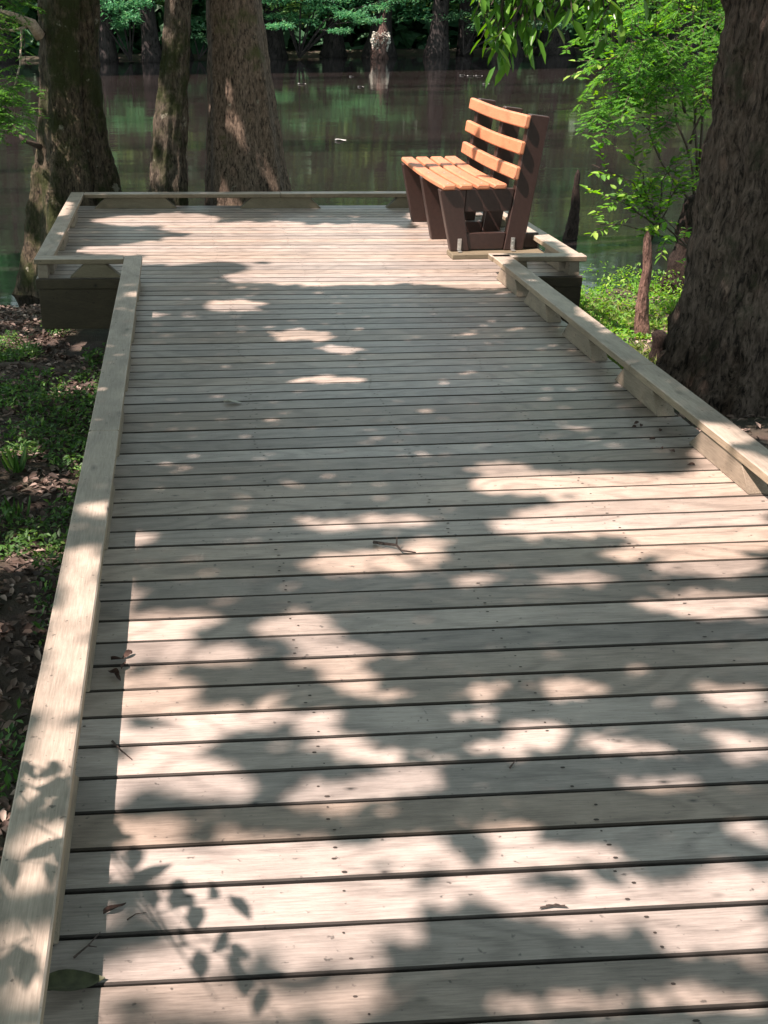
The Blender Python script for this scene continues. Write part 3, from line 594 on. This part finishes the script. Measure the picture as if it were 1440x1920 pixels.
# ------------------------------------------------------------------ right bank shrubs and overhanging leaves
random.seed(21)
B1 = (5.65, 11.6, -.9)
ends = [(B1, (5.63, 11.5, .4)), ((5.62, 11.5, .0), (4.70, 11.5, 1.0)), ((5.62, 11.5, .1), (4.86, 11.4, 1.8)), ((5.62, 11.5, .3), (5.33, 11.5, 2.0)), ((5.63, 11.5, .4), (5.4, 11.5, 2.6)), ((4.9, 11.5, 1.1), (4.46, 11.5, 1.75)), ((5.4, 11.5, .9), (5.05, 11.4, 1.4)), ((5.4, 11.5, 1.4), (4.7, 11.3, 2.2)), ((5.3, 11.5, 1.9), (5.0, 11.3, 2.4)), ((5.5, 11.5, 1.5), (5.6, 11.2, 2.1)), ((5.5, 11.5, .6), (5.65, 11.3, 1.3)), ((5.1, 11.5, 1.6), (4.45, 11.4, 1.35)), ((5.2, 11.5, 1.6), (4.95, 11.2, 1.1)), ((5.4, 11.4, 1.8), (4.6, 10.9, 1.9)), ((5.4, 11.4, 1.8), (5.2, 10.8, 1.75)), ((5.3, 11.4, 1.2), (5.15, 10.8, 1.2))]
twig_with_leaves('streamside_shrub', B1, ends, 1150, .10, M['shrub'], None, 'tall thin-stemmed bright green shrub by the river, left of the massive right-hand trunk', 'shrub', rad=.015, sub=8, spread=.40, droop=.12, wr=.45)
def toY(P_, Y_):
    """the same sight line met at another depth, so a plant can be moved nearer the walk"""
    C_ = cam.matrix_world.translation; v = Vector(P_) - C_; return tuple(C_ + v * ((Y_ - C_.y) / v.y))
B2 = (5.35, 10.2, -.85)
ends = [((5.75, 10.9, -.95), (4.9, 10.6, .1)), ((5.3, 10.7, -.3), (4.15, 10.5, .55)), ((4.95, 10.7, -.1), (4.3, 10.5, .25)), ((5.3, 10.7, -.3), (4.25, 10.5, .0)), ((4.9, 10.6, 0), (4.55, 10.5, .3)), ((4.95, 10.7, -.1), (5.0, 10.5, .35)), ((4.9, 10.7, -.2), (4.9, 10.5, .6)), ((4.9, 10.7, 0), (4.5, 10.5, .62))]
ends = [(toY(a, 10.0), toY(b2, 9.9)) for a, b2 in ends]
twig_with_leaves('low_shrub', B2, ends, 560, .085, M['shrub'], None, 'low spreading bush with yellow-green leaves behind the right end of the platform', 'shrub', rad=.009, sub=7, spread=.28, droop=.15, wr=.48)
B3 = (3.95, 7.2, 3.4)
ends = [((3.95, 7.2, 3.4), (2.35, 6.0, 2.35)), ((3.2, 6.6, 2.95), (1.95, 6.0, 2.15)), ((2.35, 6.0, 2.35), (1.86, 6.0, 1.98)), ((2.35, 6.0, 2.35), (2.04, 6.0, 1.82)), ((2.5, 6.1, 2.4), (2.24, 6.0, 1.90)), ((2.6, 6.1, 2.5), (2.44, 6.0, 1.90)), ((2.2, 6.0, 2.25), (2.1, 6.0, 2.0)), ((2.8, 6.3, 2.6), (2.62, 6.1, 1.98)), ((2.0, 6, 2.2), (1.94, 6.0, 1.84)), ((2.0, 6, 2.1), (1.93, 5.95, 1.80)), ((2.1, 6, 2.1), (2.05, 5.95, 1.84)), ((2.1, 6, 2.1), (1.98, 5.9, 1.80)), ((2.3, 6, 2.3), (1.80, 5.9, 2.0)), ((2.4, 6, 2.3), (2.2, 5.9, 1.98)), ((2.6, 6, 2.3), (2.36, 5.9, 2.0)), ((2.7, 6.1, 2.3), (2.5, 6, 1.9))]
twig_with_leaves('hanging_branch', B3, ends, 400, .12, M['bay'], None, 'overhanging branch with broad glossy leaves dangling above the bench from the top of the picture', 'branch', shape='lance', rad=.012, sub=5, spread=.16, droop=.1, wr=.38, hang=.45)
def sprays(root, specs, mat, n_side=16, nl=.05):
    """feathery two-ranked sprays: each spec = (start, end)"""
    PP, DD, NN = [], [], []; mb = MB()
    for si, (a, e) in enumerate(specs):
        a = Vector(a); e = Vector(e); L_ = (e - a).length; d = (e - a).normalized()
        pts = [a.lerp(e, u) + Vector((0, 0, .12 * L_ * math.sin(math.pi * u) - .1 * L_ * u * u)) for u in np.linspace(0, 1, 7)]
        tube(mb, pts, [.004 * (1 - .7 * u) + .001 for u in np.linspace(0, 1, 7)], 4)
        side = d.cross(Vector((0, 0, 1))).normalized()
        for b_ in range(int(L_ / .045) + 2):
            u = (b_ + .5) / (int(L_ / .045) + 2); p = a.lerp(e, u) + Vector((0, 0, .12 * L_ * math.sin(math.pi * u) - .1 * L_ * u * u)); sg = 1 if b_ % 2 else -1
            dd_ = (d * .5 + side * sg + Vector((0, 0, random.uniform(-.35, .1)))).normalized(); l2 = .16 * random.uniform(.6, 1.1) * (1.1 - .6 * u)
            for k in range(n_side):
                v = (k + .5) / n_side; s2 = 1 if k % 2 else -1; c_ = dd_.cross(Vector((0, 0, 1))).normalized()
                PP.append(tuple(p + dd_ * l2 * v)); DD.append(tuple(dd_ * .55 + c_ * s2 + Vector((0, 0, random.uniform(-.25, .1)))))
    PP = np.array(PP); DD = np.array(DD); q = len(PP)
    V, F = leaves(PP, DD, rdir(q) * .3 + np.array([0, 0, 1.]), nl * rng.uniform(.6, 1.1, q), nl * .26, 'diamond', curl=.1)
    mb.build('twig', M['twig'], root)['kind'] = 'stuff'; npmesh('foliage', V, F, mat, parent=root)
random.seed(31)
# cypress sprays on the left trunk
o = ent('cypress_branch', (-1.15, 13.0, 1.85), 'pale crooked branch with feathery light green sprays reaching left from the mossy trunk', 'branch')
mb = MB(); tube(mb, [(-1.13, 12.95, 1.66), (-1.2, 12.85, 1.78), (-1.38, 12.8, 1.86), (-1.7, 12.7, 1.95), (-2.2, 12.5, 2.1)], [.06, .055, .04, .03, .02], 10, rough=.3)
tube(mb, [(-1.25, 12.85, 1.76), (-1.36, 12.7, 1.72), (-1.6, 12.6, 1.76)], [.02, .014, .008], 6)
tube(mb, [(-1.3, 12.8, 1.72), (-1.32, 12.6, 1.4), (-1.4, 12.5, 1.15), (-1.42, 12.5, .9)], [.012, .01, .007, .004], 6)
mb.build('stem', plain('pale_dead_branch', (0.34, 0.28, 0.22), rough=.9, scale=30, var=.4), o, smooth=True)
sp_ = []
for k in range(34):
    a = (random.uniform(-1.75, -1.3), random.uniform(12.3, 12.7), random.uniform(.85, 1.3)); sp_.append((a, (a[0] + random.uniform(-.1, .35), a[1] + random.uniform(-.35, .1), a[2] - random.uniform(.02, .25))))
for k in range(26):
    a = (random.uniform(-1.8, -1.25), random.uniform(12.3, 12.8), random.uniform(1.7, 2.25)); sp_.append((a, (a[0] + random.uniform(-.1, .3), a[1] + random.uniform(-.35, .1), a[2] - random.uniform(.05, .3))))
for k in range(5):
    a = (-1.4 + .03 * k, 12.5, 1.6 - .1 * k); sp_.append((a, (a[0] - .2, a[1] - .2, a[2] - .1)))
sprays(o, sp_, M['cypress'])
# cypress sprays on the right, from the near right tree
o = ent('cypress_bough', (4.4, 8.0, 3.2), 'drooping bough of soft feathery green foliage hanging between the bench and the massive right-hand trunk', 'branch')
mb = MB(); tube(mb, [(4.2, 7.6, 3.4), (4.6, 8.6, 3.3), (4.7, 9.8, 2.9), (4.3, 10.6, 2.3)], [.06, .05, .03, .012], 8, rough=.3)
for k in range(5): tube(mb, [(4.65, 9 + .3 * k, 3.1 - .1 * k), (4.6 - .15 * k, 9.6 + .2 * k, 2.4), (4.5 - .12 * k + .2, 9.9 + .15 * k, 1.7)], [.012, .008, .004], 5)
mb.build('stem', M['twig'], o, smooth=True)
sp_ = []
for k in range(100):
    a = (random.uniform(3.75, 5.05), random.uniform(9.4, 10.6), random.uniform(1.35, 2.35))
    if a[0] < 4.1 and a[2] < 1.6: continue
    sp_.append((a, (a[0] + random.uniform(-.35, .15), a[1] + random.uniform(-.4, .1), a[2] - random.uniform(.05, .3))))
for k in range(26):
    a = (random.uniform(4.05, 4.55), random.uniform(9.6, 10.4), random.uniform(.95, 1.4)); sp_.append((a, (a[0] - random.uniform(0, .3), a[1] - .2, a[2] - random.uniform(.02, .2))))
sprays(o, sp_, M['cypress'], nl=.055)

# ------------------------------------------------------------------ litter, grass, ground cover
def scatter(name, kind, n_, x0, x1, y0, y1, ls, wr, mat, dens=None, dz=.01, flat=.85, upd=.0, shape='diamond', curl=.2, hmax=None):
    x = rng.uniform(x0, x1, n_); y = rng.uniform(y0, y1, n_)
    k = np.ones(n_, bool) if dens is None else dens(x, y); x, y = x[k], y[k]; q = len(x)
    D = rdir(q, flat); D[:, 2] += upd; z = gz(x, y) + rng.uniform(0, dz, q) * (1 if hmax is None else 1) + (0 if hmax is None else hmax(x, y) * rng.random(q))
    l = ls * rng.uniform(.5, 1.2, q); V, F = leaves(np.stack([x, y, z], 1), D, rdir(q) * .5 + np.array([0, 0, 1.]), l, l * wr, shape, curl=curl)
    o = npmesh(name, V, F, mat); o['kind'] = kind; return o
def offdeck(x, y): return ~((x > -.02) & (x < 2.72)) & ~((y > 8.9) & (y < 12) & (x > -.7) & (x < 3.3))
M['litter'] = leafmat('dead_leaf', (0.034, 0.024, 0.020), (0.15, 0.105, 0.082), (0.36, 0.28, 0.23), trans=.1, rough=.7)
M['herb'] = leafmat('ground_cover_leaf', (0.035, 0.09, 0.022), (0.085, 0.20, 0.045), (0.2, 0.33, 0.08), trans=.4)
M['grass'] = leafmat('sunlit_grass_blade', (0.07, 0.13, 0.025), (0.17, 0.26, 0.06), (0.33, 0.32, 0.14), trans=.4)
scatter('leaf_litter', 'stuff', 34000, -3.2, 0.3, .5, 12.4, .062, .46, M['litter'], lambda x, y: offdeck(x, y), dz=.03, flat=.7, shape='ovate', curl=.3)
scatter('leaf_litter', 'stuff', 9000, 2.6, 6.5, 5, 11.8, .062, .46, M['litter'], lambda x, y: offdeck(x, y), dz=.03, flat=.7)
scatter('ground_cover', 'stuff', 46000, -3.2, .2, 5.0, 10.6, .042, .5, M['herb'], lambda x, y: offdeck(x, y) & (vnoise(x, y, 1.7, 51) + .5 * vnoise(x, y, 5, 52) > .62 + .09 * np.abs(y - 8.0)), dz=.02, flat=.3, upd=.35, hmax=lambda x, y: .03 + .13 * vnoise(x, y, 6, 53))
scatter('ground_cover', 'stuff', 9000, -2.2, -.1, 1.8, 5.6, .045, .4, M['herb'], lambda x, y: offdeck(x, y) & (vnoise(x, y, 3.1, 54) > .72), dz=.02, flat=.2, upd=.5, hmax=lambda x, y: .04 + .05 * vnoise(x, y, 6, 53))
scatter('grass', 'stuff', 26000, 3.2, 6.6, 7.9, 12.3, .10, .09, M['grass'], lambda x, y: offdeck(x, y) & (vnoise(x, y, 2.0, 55) + .4 * vnoise(x, y, 7, 56) > .58), dz=.01, flat=.1, upd=.9, curl=.45)
scatter('ground_cover', 'stuff', 15000, 3.3, 6.5, 8.6, 12.5, .05, .5, M['shrub'], lambda x, y: offdeck(x, y) & (vnoise(x, y, 1.9, 57) > .45), dz=.02, flat=.3, upd=.35, hmax=lambda x, y: .05 + .25 * np.clip(y - 10, 0, 1.5) * vnoise(x, y, 3, 58))
# shaded strap-leaved plants by the kerb
def tuft(name, x, y, n_, l, mat, label, cat='plant'):
    a = rng.uniform(0, 6.28, n_); D = np.stack([np.cos(a) * .9, np.sin(a) * .9, np.full(n_, .8)], 1)
    P0 = np.stack([x + rng.normal(size=n_) * .02, y + rng.normal(size=n_) * .02, np.full(n_, float(gz(np.array([x]), np.array([y]))[0]))], 1)
    V, F = leaves(P0, D, np.stack([np.cos(a), np.sin(a), np.full(n_, .3)], 1), l * rng.uniform(.6, 1.1, n_), l * .12, 'lance', curl=.5)
    return tag(npmesh(name, V, F, mat), label, cat)
tuft('leafy_seedling', -.70, 6.15, 14, .17, M['herb'], 'small upright strap-leaved plant in the leaf litter left of the kerb, farther of two')
tuft('leafy_seedling', -.64, 5.6, 10, .14, M['herb'], 'small pale-stemmed plant in the leaf litter left of the kerb, nearer of two')

mb = MB()
for i in range(170):
    x = random.uniform(-2.2, -.1); y = random.uniform(1.5, 11.5)
    if y > 8.5 and x > -.8: continue
    z = float(gz(np.array([x]), np.array([y]))[0]) + .012; a = random.uniform(0, 6.28); l = random.uniform(.08, .45); r = random.uniform(.002, .006)
    tube(mb, [(x + math.cos(a) * l * u + .04 * noise.noise(Vector((i, u * 4, 0))), y + math.sin(a) * l * u + .04 * noise.noise(Vector((i, u * 4, 5))), z + .02 * math.sin(u * 3)) for u in (0, .33, .66, 1)], [r, r * .9, r * .7, r * .4], 5)
tag(mb.build('twig_litter', M['twig'], smooth=True), kind='stuff')
for i, (x, y, a, l) in enumerate(((-.95, 7.3, .3, .9), (-1.3, 8.6, -.4, 1.2), (-.75, 6.8, .1, .6))):
    mb = MB(); z = lambda u: float(gz(np.array([x + math.cos(a) * l * u]), np.array([y + math.sin(a) * l * u]))[0]) + .01
    tube(mb, [(x + math.cos(a) * l * u, y + math.sin(a) * l * u + .05 * math.sin(u * 7), z(u)) for u in np.linspace(0, 1, 8)], [.022, .028, .03, .028, .024, .02, .015, .008], 8, rough=.4)
    tag(mb.build('tree_root', M['twig'], smooth=True), ('gnarled root crossing the leaf litter nearest the left kerb', 'gnarled root among the greens close to the platform corner', 'thin root half buried in litter left of the kerb')[i], 'root')
# ------------------------------------------------------------------ things lying on the deck
def flat_leaf(name, x, y, z, rot, ln_, wd, mat, label, lift=.012, cat='leaf'):
    V = []; F = []; n_ = 9
    for i in range(n_ + 1):
        u = i / n_; w_ = wd * math.sin(math.pi * u ** .85) * .5 + .0006
        for s_, zz in ((-1, lift * (1 + .6 * math.sin(u * 5))), (0, .002 + lift * .2 * u), (1, lift * .8 * (1 + math.cos(u * 4) * .5))):
            lx, ly = (u - .5) * ln_, s_ * w_; V.append((x + lx * math.cos(rot) - ly * math.sin(rot), y + lx * math.sin(rot) + ly * math.cos(rot), z + zz))
    for i in range(n_):
        for j in (0, 1): a = i * 3 + j; F.append((a, a + 3, a + 4, a + 1))
    return tag(npmesh(name, V, F, mat, smooth=True), label, cat)
M['fallen'] = plain('dull_green_fallen_leaf', (.045, .05, .022), rough=.5, var=.5, scale=40)
M['palel'] = plain('pale_dry_leaf', (.42, .40, .34), rough=.6, var=.3, scale=60)
M['brownl'] = plain('reddish_brown_dead_leaf', (.055, .030, .022), rough=.8, var=.5, scale=60)
M['drk'] = plain('dark_twig', (.05, .035, .028), rough=.85, var=.5, scale=60)
flat_leaf('fallen_leaf', .03, 1.785, .003, .12, .15, .07, M['fallen'], 'large curled dull green leaf against the left kerb at the bottom of the picture', .014)
flat_leaf('fallen_leaf', .565, 5.63, .003, -.2, .10, .05, M['palel'], 'pale dry leaf lying alone on the boards halfway to the platform', .012)
flat_leaf('fallen_leaf', .115, 2.0, .003, .5, .06, .018, M['brownl'], 'reddish dead leaf on the shadow edge by the left kerb', .012)
for i, (x, y) in enumerate(((.07, 3.10), (.09, 3.06), (.06, 3.02), (.10, 3.12), (.075, 2.99))):
    flat_leaf('leaf_scrap', x, y, .004, i * 1.3, .045, .016, M['brownl'], 'dark curled leaf scrap in the little heap against the left kerb', .012)['group'] = 'leaf scraps heaped by the left kerb'
for i in range(9):
    x, y = 2.60 + random.uniform(-.07, .08), 4.98 + random.uniform(-.45, .45)
    flat_leaf('leaf_scrap', x, y, .004, random.uniform(0, 6), random.uniform(.02, .04), .014, M['brownl'], 'small dark leaf scrap gathered along the foot of the right kerb', .008)['group'] = 'leaf scraps along the right kerb'
def twig(name, pts, r, mat, label):
    mb = MB(); tube(mb, pts[0], [r * (1 - .6 * i / (len(pts[0]) - 1)) for i in range(len(pts[0]))], 6)
    for p in pts[1:]: tube(mb, p, [r * .6] * (len(p) - 1) + [r * .3], 5)
    return tag(mb.build(name, mat, smooth=True), label, 'twig')
twig('fallen_twig', [[(1.04, 3.89, .008), (1.08, 3.86, .014), (1.12, 3.83, .022), (1.135, 3.80, .012), (1.19, 3.79, .006)], [(1.12, 3.83, .022), (1.125, 3.85, .045)], [(1.08, 3.86, .014), (1.055, 3.845, .02)]], .0065, M['drk'], 'dark forked twig lying in the middle of the boards')
twig('fallen_twig', [[(.075, 2.66, .005), (.10, 2.615, .007), (.135, 2.57, .005)]], .004, M['drk'], 'thin twig crossing the kerb shadow on the left side of the boards')
twig('fallen_twig', [[(.145, 1.965, .004), (.165, 1.98, .006), (.19, 1.985, .004)]], .002, M['drk'], 'hair-thin curved twig on the sunlit boards near the left kerb')
twig('fallen_twig', [[(.03, 1.86, .004), (.06, 1.89, .007), (.085, 1.93, .005)], [(.06, 1.89, .006), (.08, 1.885, .006)]], .003, M['drk'], 'small branched twig in the shade of the left kerb near the bottom of the picture')
twig('fallen_twig', [[(1.19, 2.46, .004), (1.215, 2.49, .006)]], .003, M['drk'], 'short dark twig stub lying right of the middle on the near boards')
# ------------------------------------------------------------------ floating bits on the river
M['foam'] = plain('white_floating_fluff', (.85, .84, .80), rough=.8, var=.05)
for i, (x, y, s_, lab) in enumerate(((5.4, 48.5, .22, 'round white clump of fluff floating nearest the broad grey trunk'), (7.5, 46.3, .14, 'small white fluff floating on the river in front of the far pale stump'), (4.2, 27.9, .17, 'white elongated leaf floating alone in mid river left of the bench'),
        (13.0, 52.4, .16, 'leftmost white speck of the row floating above the bench back'), (13.25, 51.9, .22, 'second white speck of the row floating above the bench back'), (13.6, 51.8, .2, 'third white speck of the row floating above the bench back'), (12.6, 46.7, .16, 'white speck floating just above the top of the bench back'), (8.1, 52.9, .12, 'tiny white speck floating closest to the far pale stump'))):
    flat_leaf('floating_fluff', x, y, WZ + .004, random.uniform(-.3, .3), s_ * 1.6, s_ * 1.5, M['foam'], lab, .03, 'floating debris')['group'] = 'white bits floating on the river'

# ------------------------------------------------------------------ far bank
random.seed(41)
def crown_clump(cx, cy, cz, rx, ry, rz, n_, ls, flat=.6):
    th = rng.uniform(0, 2 * np.pi, n_); u = rng.random(n_) ** .5; zz = rng.normal(size=n_) * .5
    return np.stack([cx + rx * u * np.cos(th), cy + ry * u * np.sin(th), cz + rz * zz - .25 * rz * u], 1)
farspec = []
xs_ = np.linspace(-13, 52, 24)
for i, x in enumerate(xs_):
    farspec.append((x + random.uniform(-1, 1), 71.0 + random.uniform(-1.0, 3.0), random.uniform(10, 16), random.uniform(.45, .85)))
notes = ['dark', 'leafy', 'tall', 'crooked', 'slender', 'stout']
for i, (x, y, ht, r) in enumerate(farspec):
    if 19.5 < x < 23: ht *= 1.0
    pos = 'behind the %s' % ('mossy left trunk' if x < -5 else 'gap between the mossy and slim trunks' if x < .5 else 'broad grey trunk' if x < 5 else 'river left of the pale stump' if x < 12 else 'pale stump' if x < 16 else 'hanging glossy leaves' if x < 24 else 'drooping feathery bough' if x < 33 else 'massive right-hand trunk')
    t = ent('bank_tree', (x, y, -1.0), 'dark flared tree on the far bank ' + pos, 'tree', 'trees lining the far bank')
    lean = random.uniform(-.03, .03)
    fl_ = random.uniform(.15, 1.1); zs_ = [-1.3, -.6, .2, 1.2, 3, 7, ht * .8]; rr = [r * (.65 + 1.05 * fl_), r * (.62 + .65 * fl_), r * (.6 + .35 * fl_), r * (.58 + .17 * fl_), r * .6, r * .45, r * .12]
    mb = MB(); tube(mb, [(x + lean * z * 2, y, z) for z in zs_], rr, 18, rough=.12)
    for b_ in range(6):
        z = random.uniform(1.5, ht * .7); a = random.uniform(0, 6.28); l = random.uniform(1.5, 4)
        tube(mb, [(x + lean * z * 2, y, z), (x + math.cos(a) * l * .5, y + math.sin(a) * l * .5, z + .5), (x + math.cos(a) * l, y + math.sin(a) * l, z + .3)], [.12, .07, .03], 6)
    mb.build('trunk', M['bark5'], t, smooth=True)
    PP = []
    lowz = random.choice((1.2, 2.2, 3.0)) if not (0 < x < 11) else .9
    for l_ in range(26):
        z = lowz + (ht - lowz) * (l_ / 26) ** .9; rad = (3.6 + random.uniform(-.8, 1.4)) * (1 - .55 * (l_ / 26))
        a = random.uniform(0, 6.28); o_ = random.uniform(.3, 1) * rad
        cy_ = y + math.sin(a) * o_ * .8 - (.9 if z > 3 else 0)
        PP.append(crown_clump(x + math.cos(a) * o_, min(cy_, y + 2), z, random.uniform(1.2, 2.1), random.uniform(1, 1.6), random.uniform(.22, .5), 120, .2))
    PP = np.concatenate(PP); q = len(PP); l = rng.uniform(.22, .42, q)
    V, F = leaves(PP, rdir(q, .6), rdir(q) * .5 + np.array([0, -.2, 1.]), l, l * .45, 'diamond')
    npmesh('crown', V, F, (M['far_a'], M['far_b'], M['far_c'], M['far_a'], M['far_c'])[i % 5], parent=t)
# low sprays of sunlit cypress over the water's edge, left of centre
def bank_bush(cx, cy, lst, label, mat, n_=260, ls=(.14, .26)):
    t = ent('bank_bush', (cx, cy, -1.0), label, 'bush', 'bushes over the far water edge'); PP = []
    mb = MB()
    for (x, z, rx, rz) in lst:
        yy = cy - random.uniform(0, 2.5); PP.append(crown_clump(x, yy, z, rx, .9, rz, n_, .2)); tube(mb, [(cx, cy, -1.0), ((cx + x) / 2, (cy + yy) / 2, z * .6 + .2), (x, yy, z)], [.06, .04, .015], 5)
    PP = np.concatenate(PP); q = len(PP); l = rng.uniform(ls[0], ls[1], q)
    V, F = leaves(PP, rdir(q, .6), rdir(q) * .4 + np.array([0, -.1, 1.]), l, l * .38, 'diamond'); npmesh('foliage', V, F, mat, parent=t); mb.build('stem', M['bark5'], t)
bank_bush(7.5, 70.3, [(5.6, 2.1, 1.3, .22), (7.4, 2.3, 1.2, .25), (9.2, 2.2, 1.4, .2), (6.5, 1.3, 1.0, .16), (7.6, 1.0, .9, .14), (10.2, 1.35, 1.0, .2), (11.2, 1.0, .9, .16), (12.0, 1.7, .9, .25), (9.6, .5, .7, .12), (6.2, .8, .8, .14), (13.3, 2.2, 1.2, .3), (8.6, 1.7, 1.2, .2)], 'sunlit teal-green layered sprays over the water left of the pale stump', M['far_a'], 420)
bank_bush(-2.4, 69.5, [(-3.0, 2.0, .8, .3), (-2.2, 1.4, .6, .3), (-2.9, 1.0, .5, .25), (-1.6, 2.1, .7, .3), (-5.5, 1.9, 1.2, .3), (-4.6, 2.2, 1.0, .3)], 'sunlit green sprays beyond the water between the mossy and slim trunks', M['far_a'], 380)
bank_bush(17.5, 71, [(17.0, 1.2, 1.2, .3), (18.6, .6, 1.4, .3), (20, 1.8, 1.6, .4), (22, .6, 1.3, .3)], 'dull green bush at the waterline behind the hanging glossy leaves', M['far_b'], 300)
bank_bush(27, 70, [(25, 1.0, 1.3, .4), (26.5, 2.0, 1.5, .4), (28, .6, 1.4, .3), (29.5, 1.6, 1.5, .4), (31, 2.3, 1.3, .4), (24, 2.2, 1.2, .3)], 'brightest sunlit bush of the far bank, beyond the drooping feathery bough', M['cypress'], 460)
bank_bush(1.6, 71, [(1.0, .3, .9, .2), (2.6, .0, 1.0, .2), (4, .3, 1.0, .25)], 'low dark bush at the waterline behind the broad grey trunk', M['far_b'], 260)
# pale stump with lichen
o = ent('lichened_stump', (12.2, 69.6, WZ), 'pale lichen-covered stump at the water edge of the far bank, its reflection below it', 'stump')
mb = MB(); tube(mb, [(12.2, 69.6, -1.3), (12.2, 69.6, -.7), (12.3, 69.6, 0), (12.35, 69.6, .5), (12.3, 69.6, .9), (12.4, 69.6, 1.6)], [.6, .5, .42, .22, .12, .05], 16, rough=.5)
mb.build('trunk', bark('pinkish_stump_bark', (.05, .03, .025), (.16, .10, .085), None, .3, 0, .5), o, smooth=True)
q = 620; a = rng.uniform(0, 6.28, q); zz = rng.uniform(-.65, .35, q); r_ = (.54 - .35 * np.abs(zz + .05)) * rng.uniform(.8, 1.05, q)
PP = np.stack([12.2 + r_ * np.cos(a), 69.6 + r_ * np.sin(a), zz], 1); V, F = leaves(PP, np.stack([np.cos(a), np.sin(a), rng.normal(size=q) * .6], 1), rdir(q), .10, .10, 'ovate')
npmesh('lichen', V, F, plain('pale_lichen', (.52, .50, .44), rough=.9, var=.3), parent=o)['kind'] = 'stuff'
# woods behind
q = 120000; x = rng.uniform(-60, 95, q); y = rng.uniform(76, 96, q); z = -1 + rng.random(q) ** 1.25 * (14 + 6 * vnoise(x, y, .12, 61))
keep = ~((x > 25.5) & (x < 29.5) & (z > 13)); x, y, z = x[keep], y[keep], z[keep]; q = len(x); l = rng.uniform(1.0, 2.0, q)
V, F = leaves(np.stack([x, y, z], 1), rdir(q, .4), rdir(q) * .5 + np.array([0, -.4, .8]), l, l * .6, 'diamond')
o = npmesh('far_woods', V, F, M['far_b']); o['kind'] = 'stuff'
mb = MB()
for i in range(70):
    x = random.uniform(-60, 95); y = random.uniform(78, 95); r = random.uniform(.3, .7); tube(mb, [(x, y, -1.5), (x, y, .5), (x, y, 16)], [r * 1.5, r, r * .4], 8)
o = mb.build('far_woods_trunks', M['bark5'], smooth=True); o['kind'] = 'stuff'
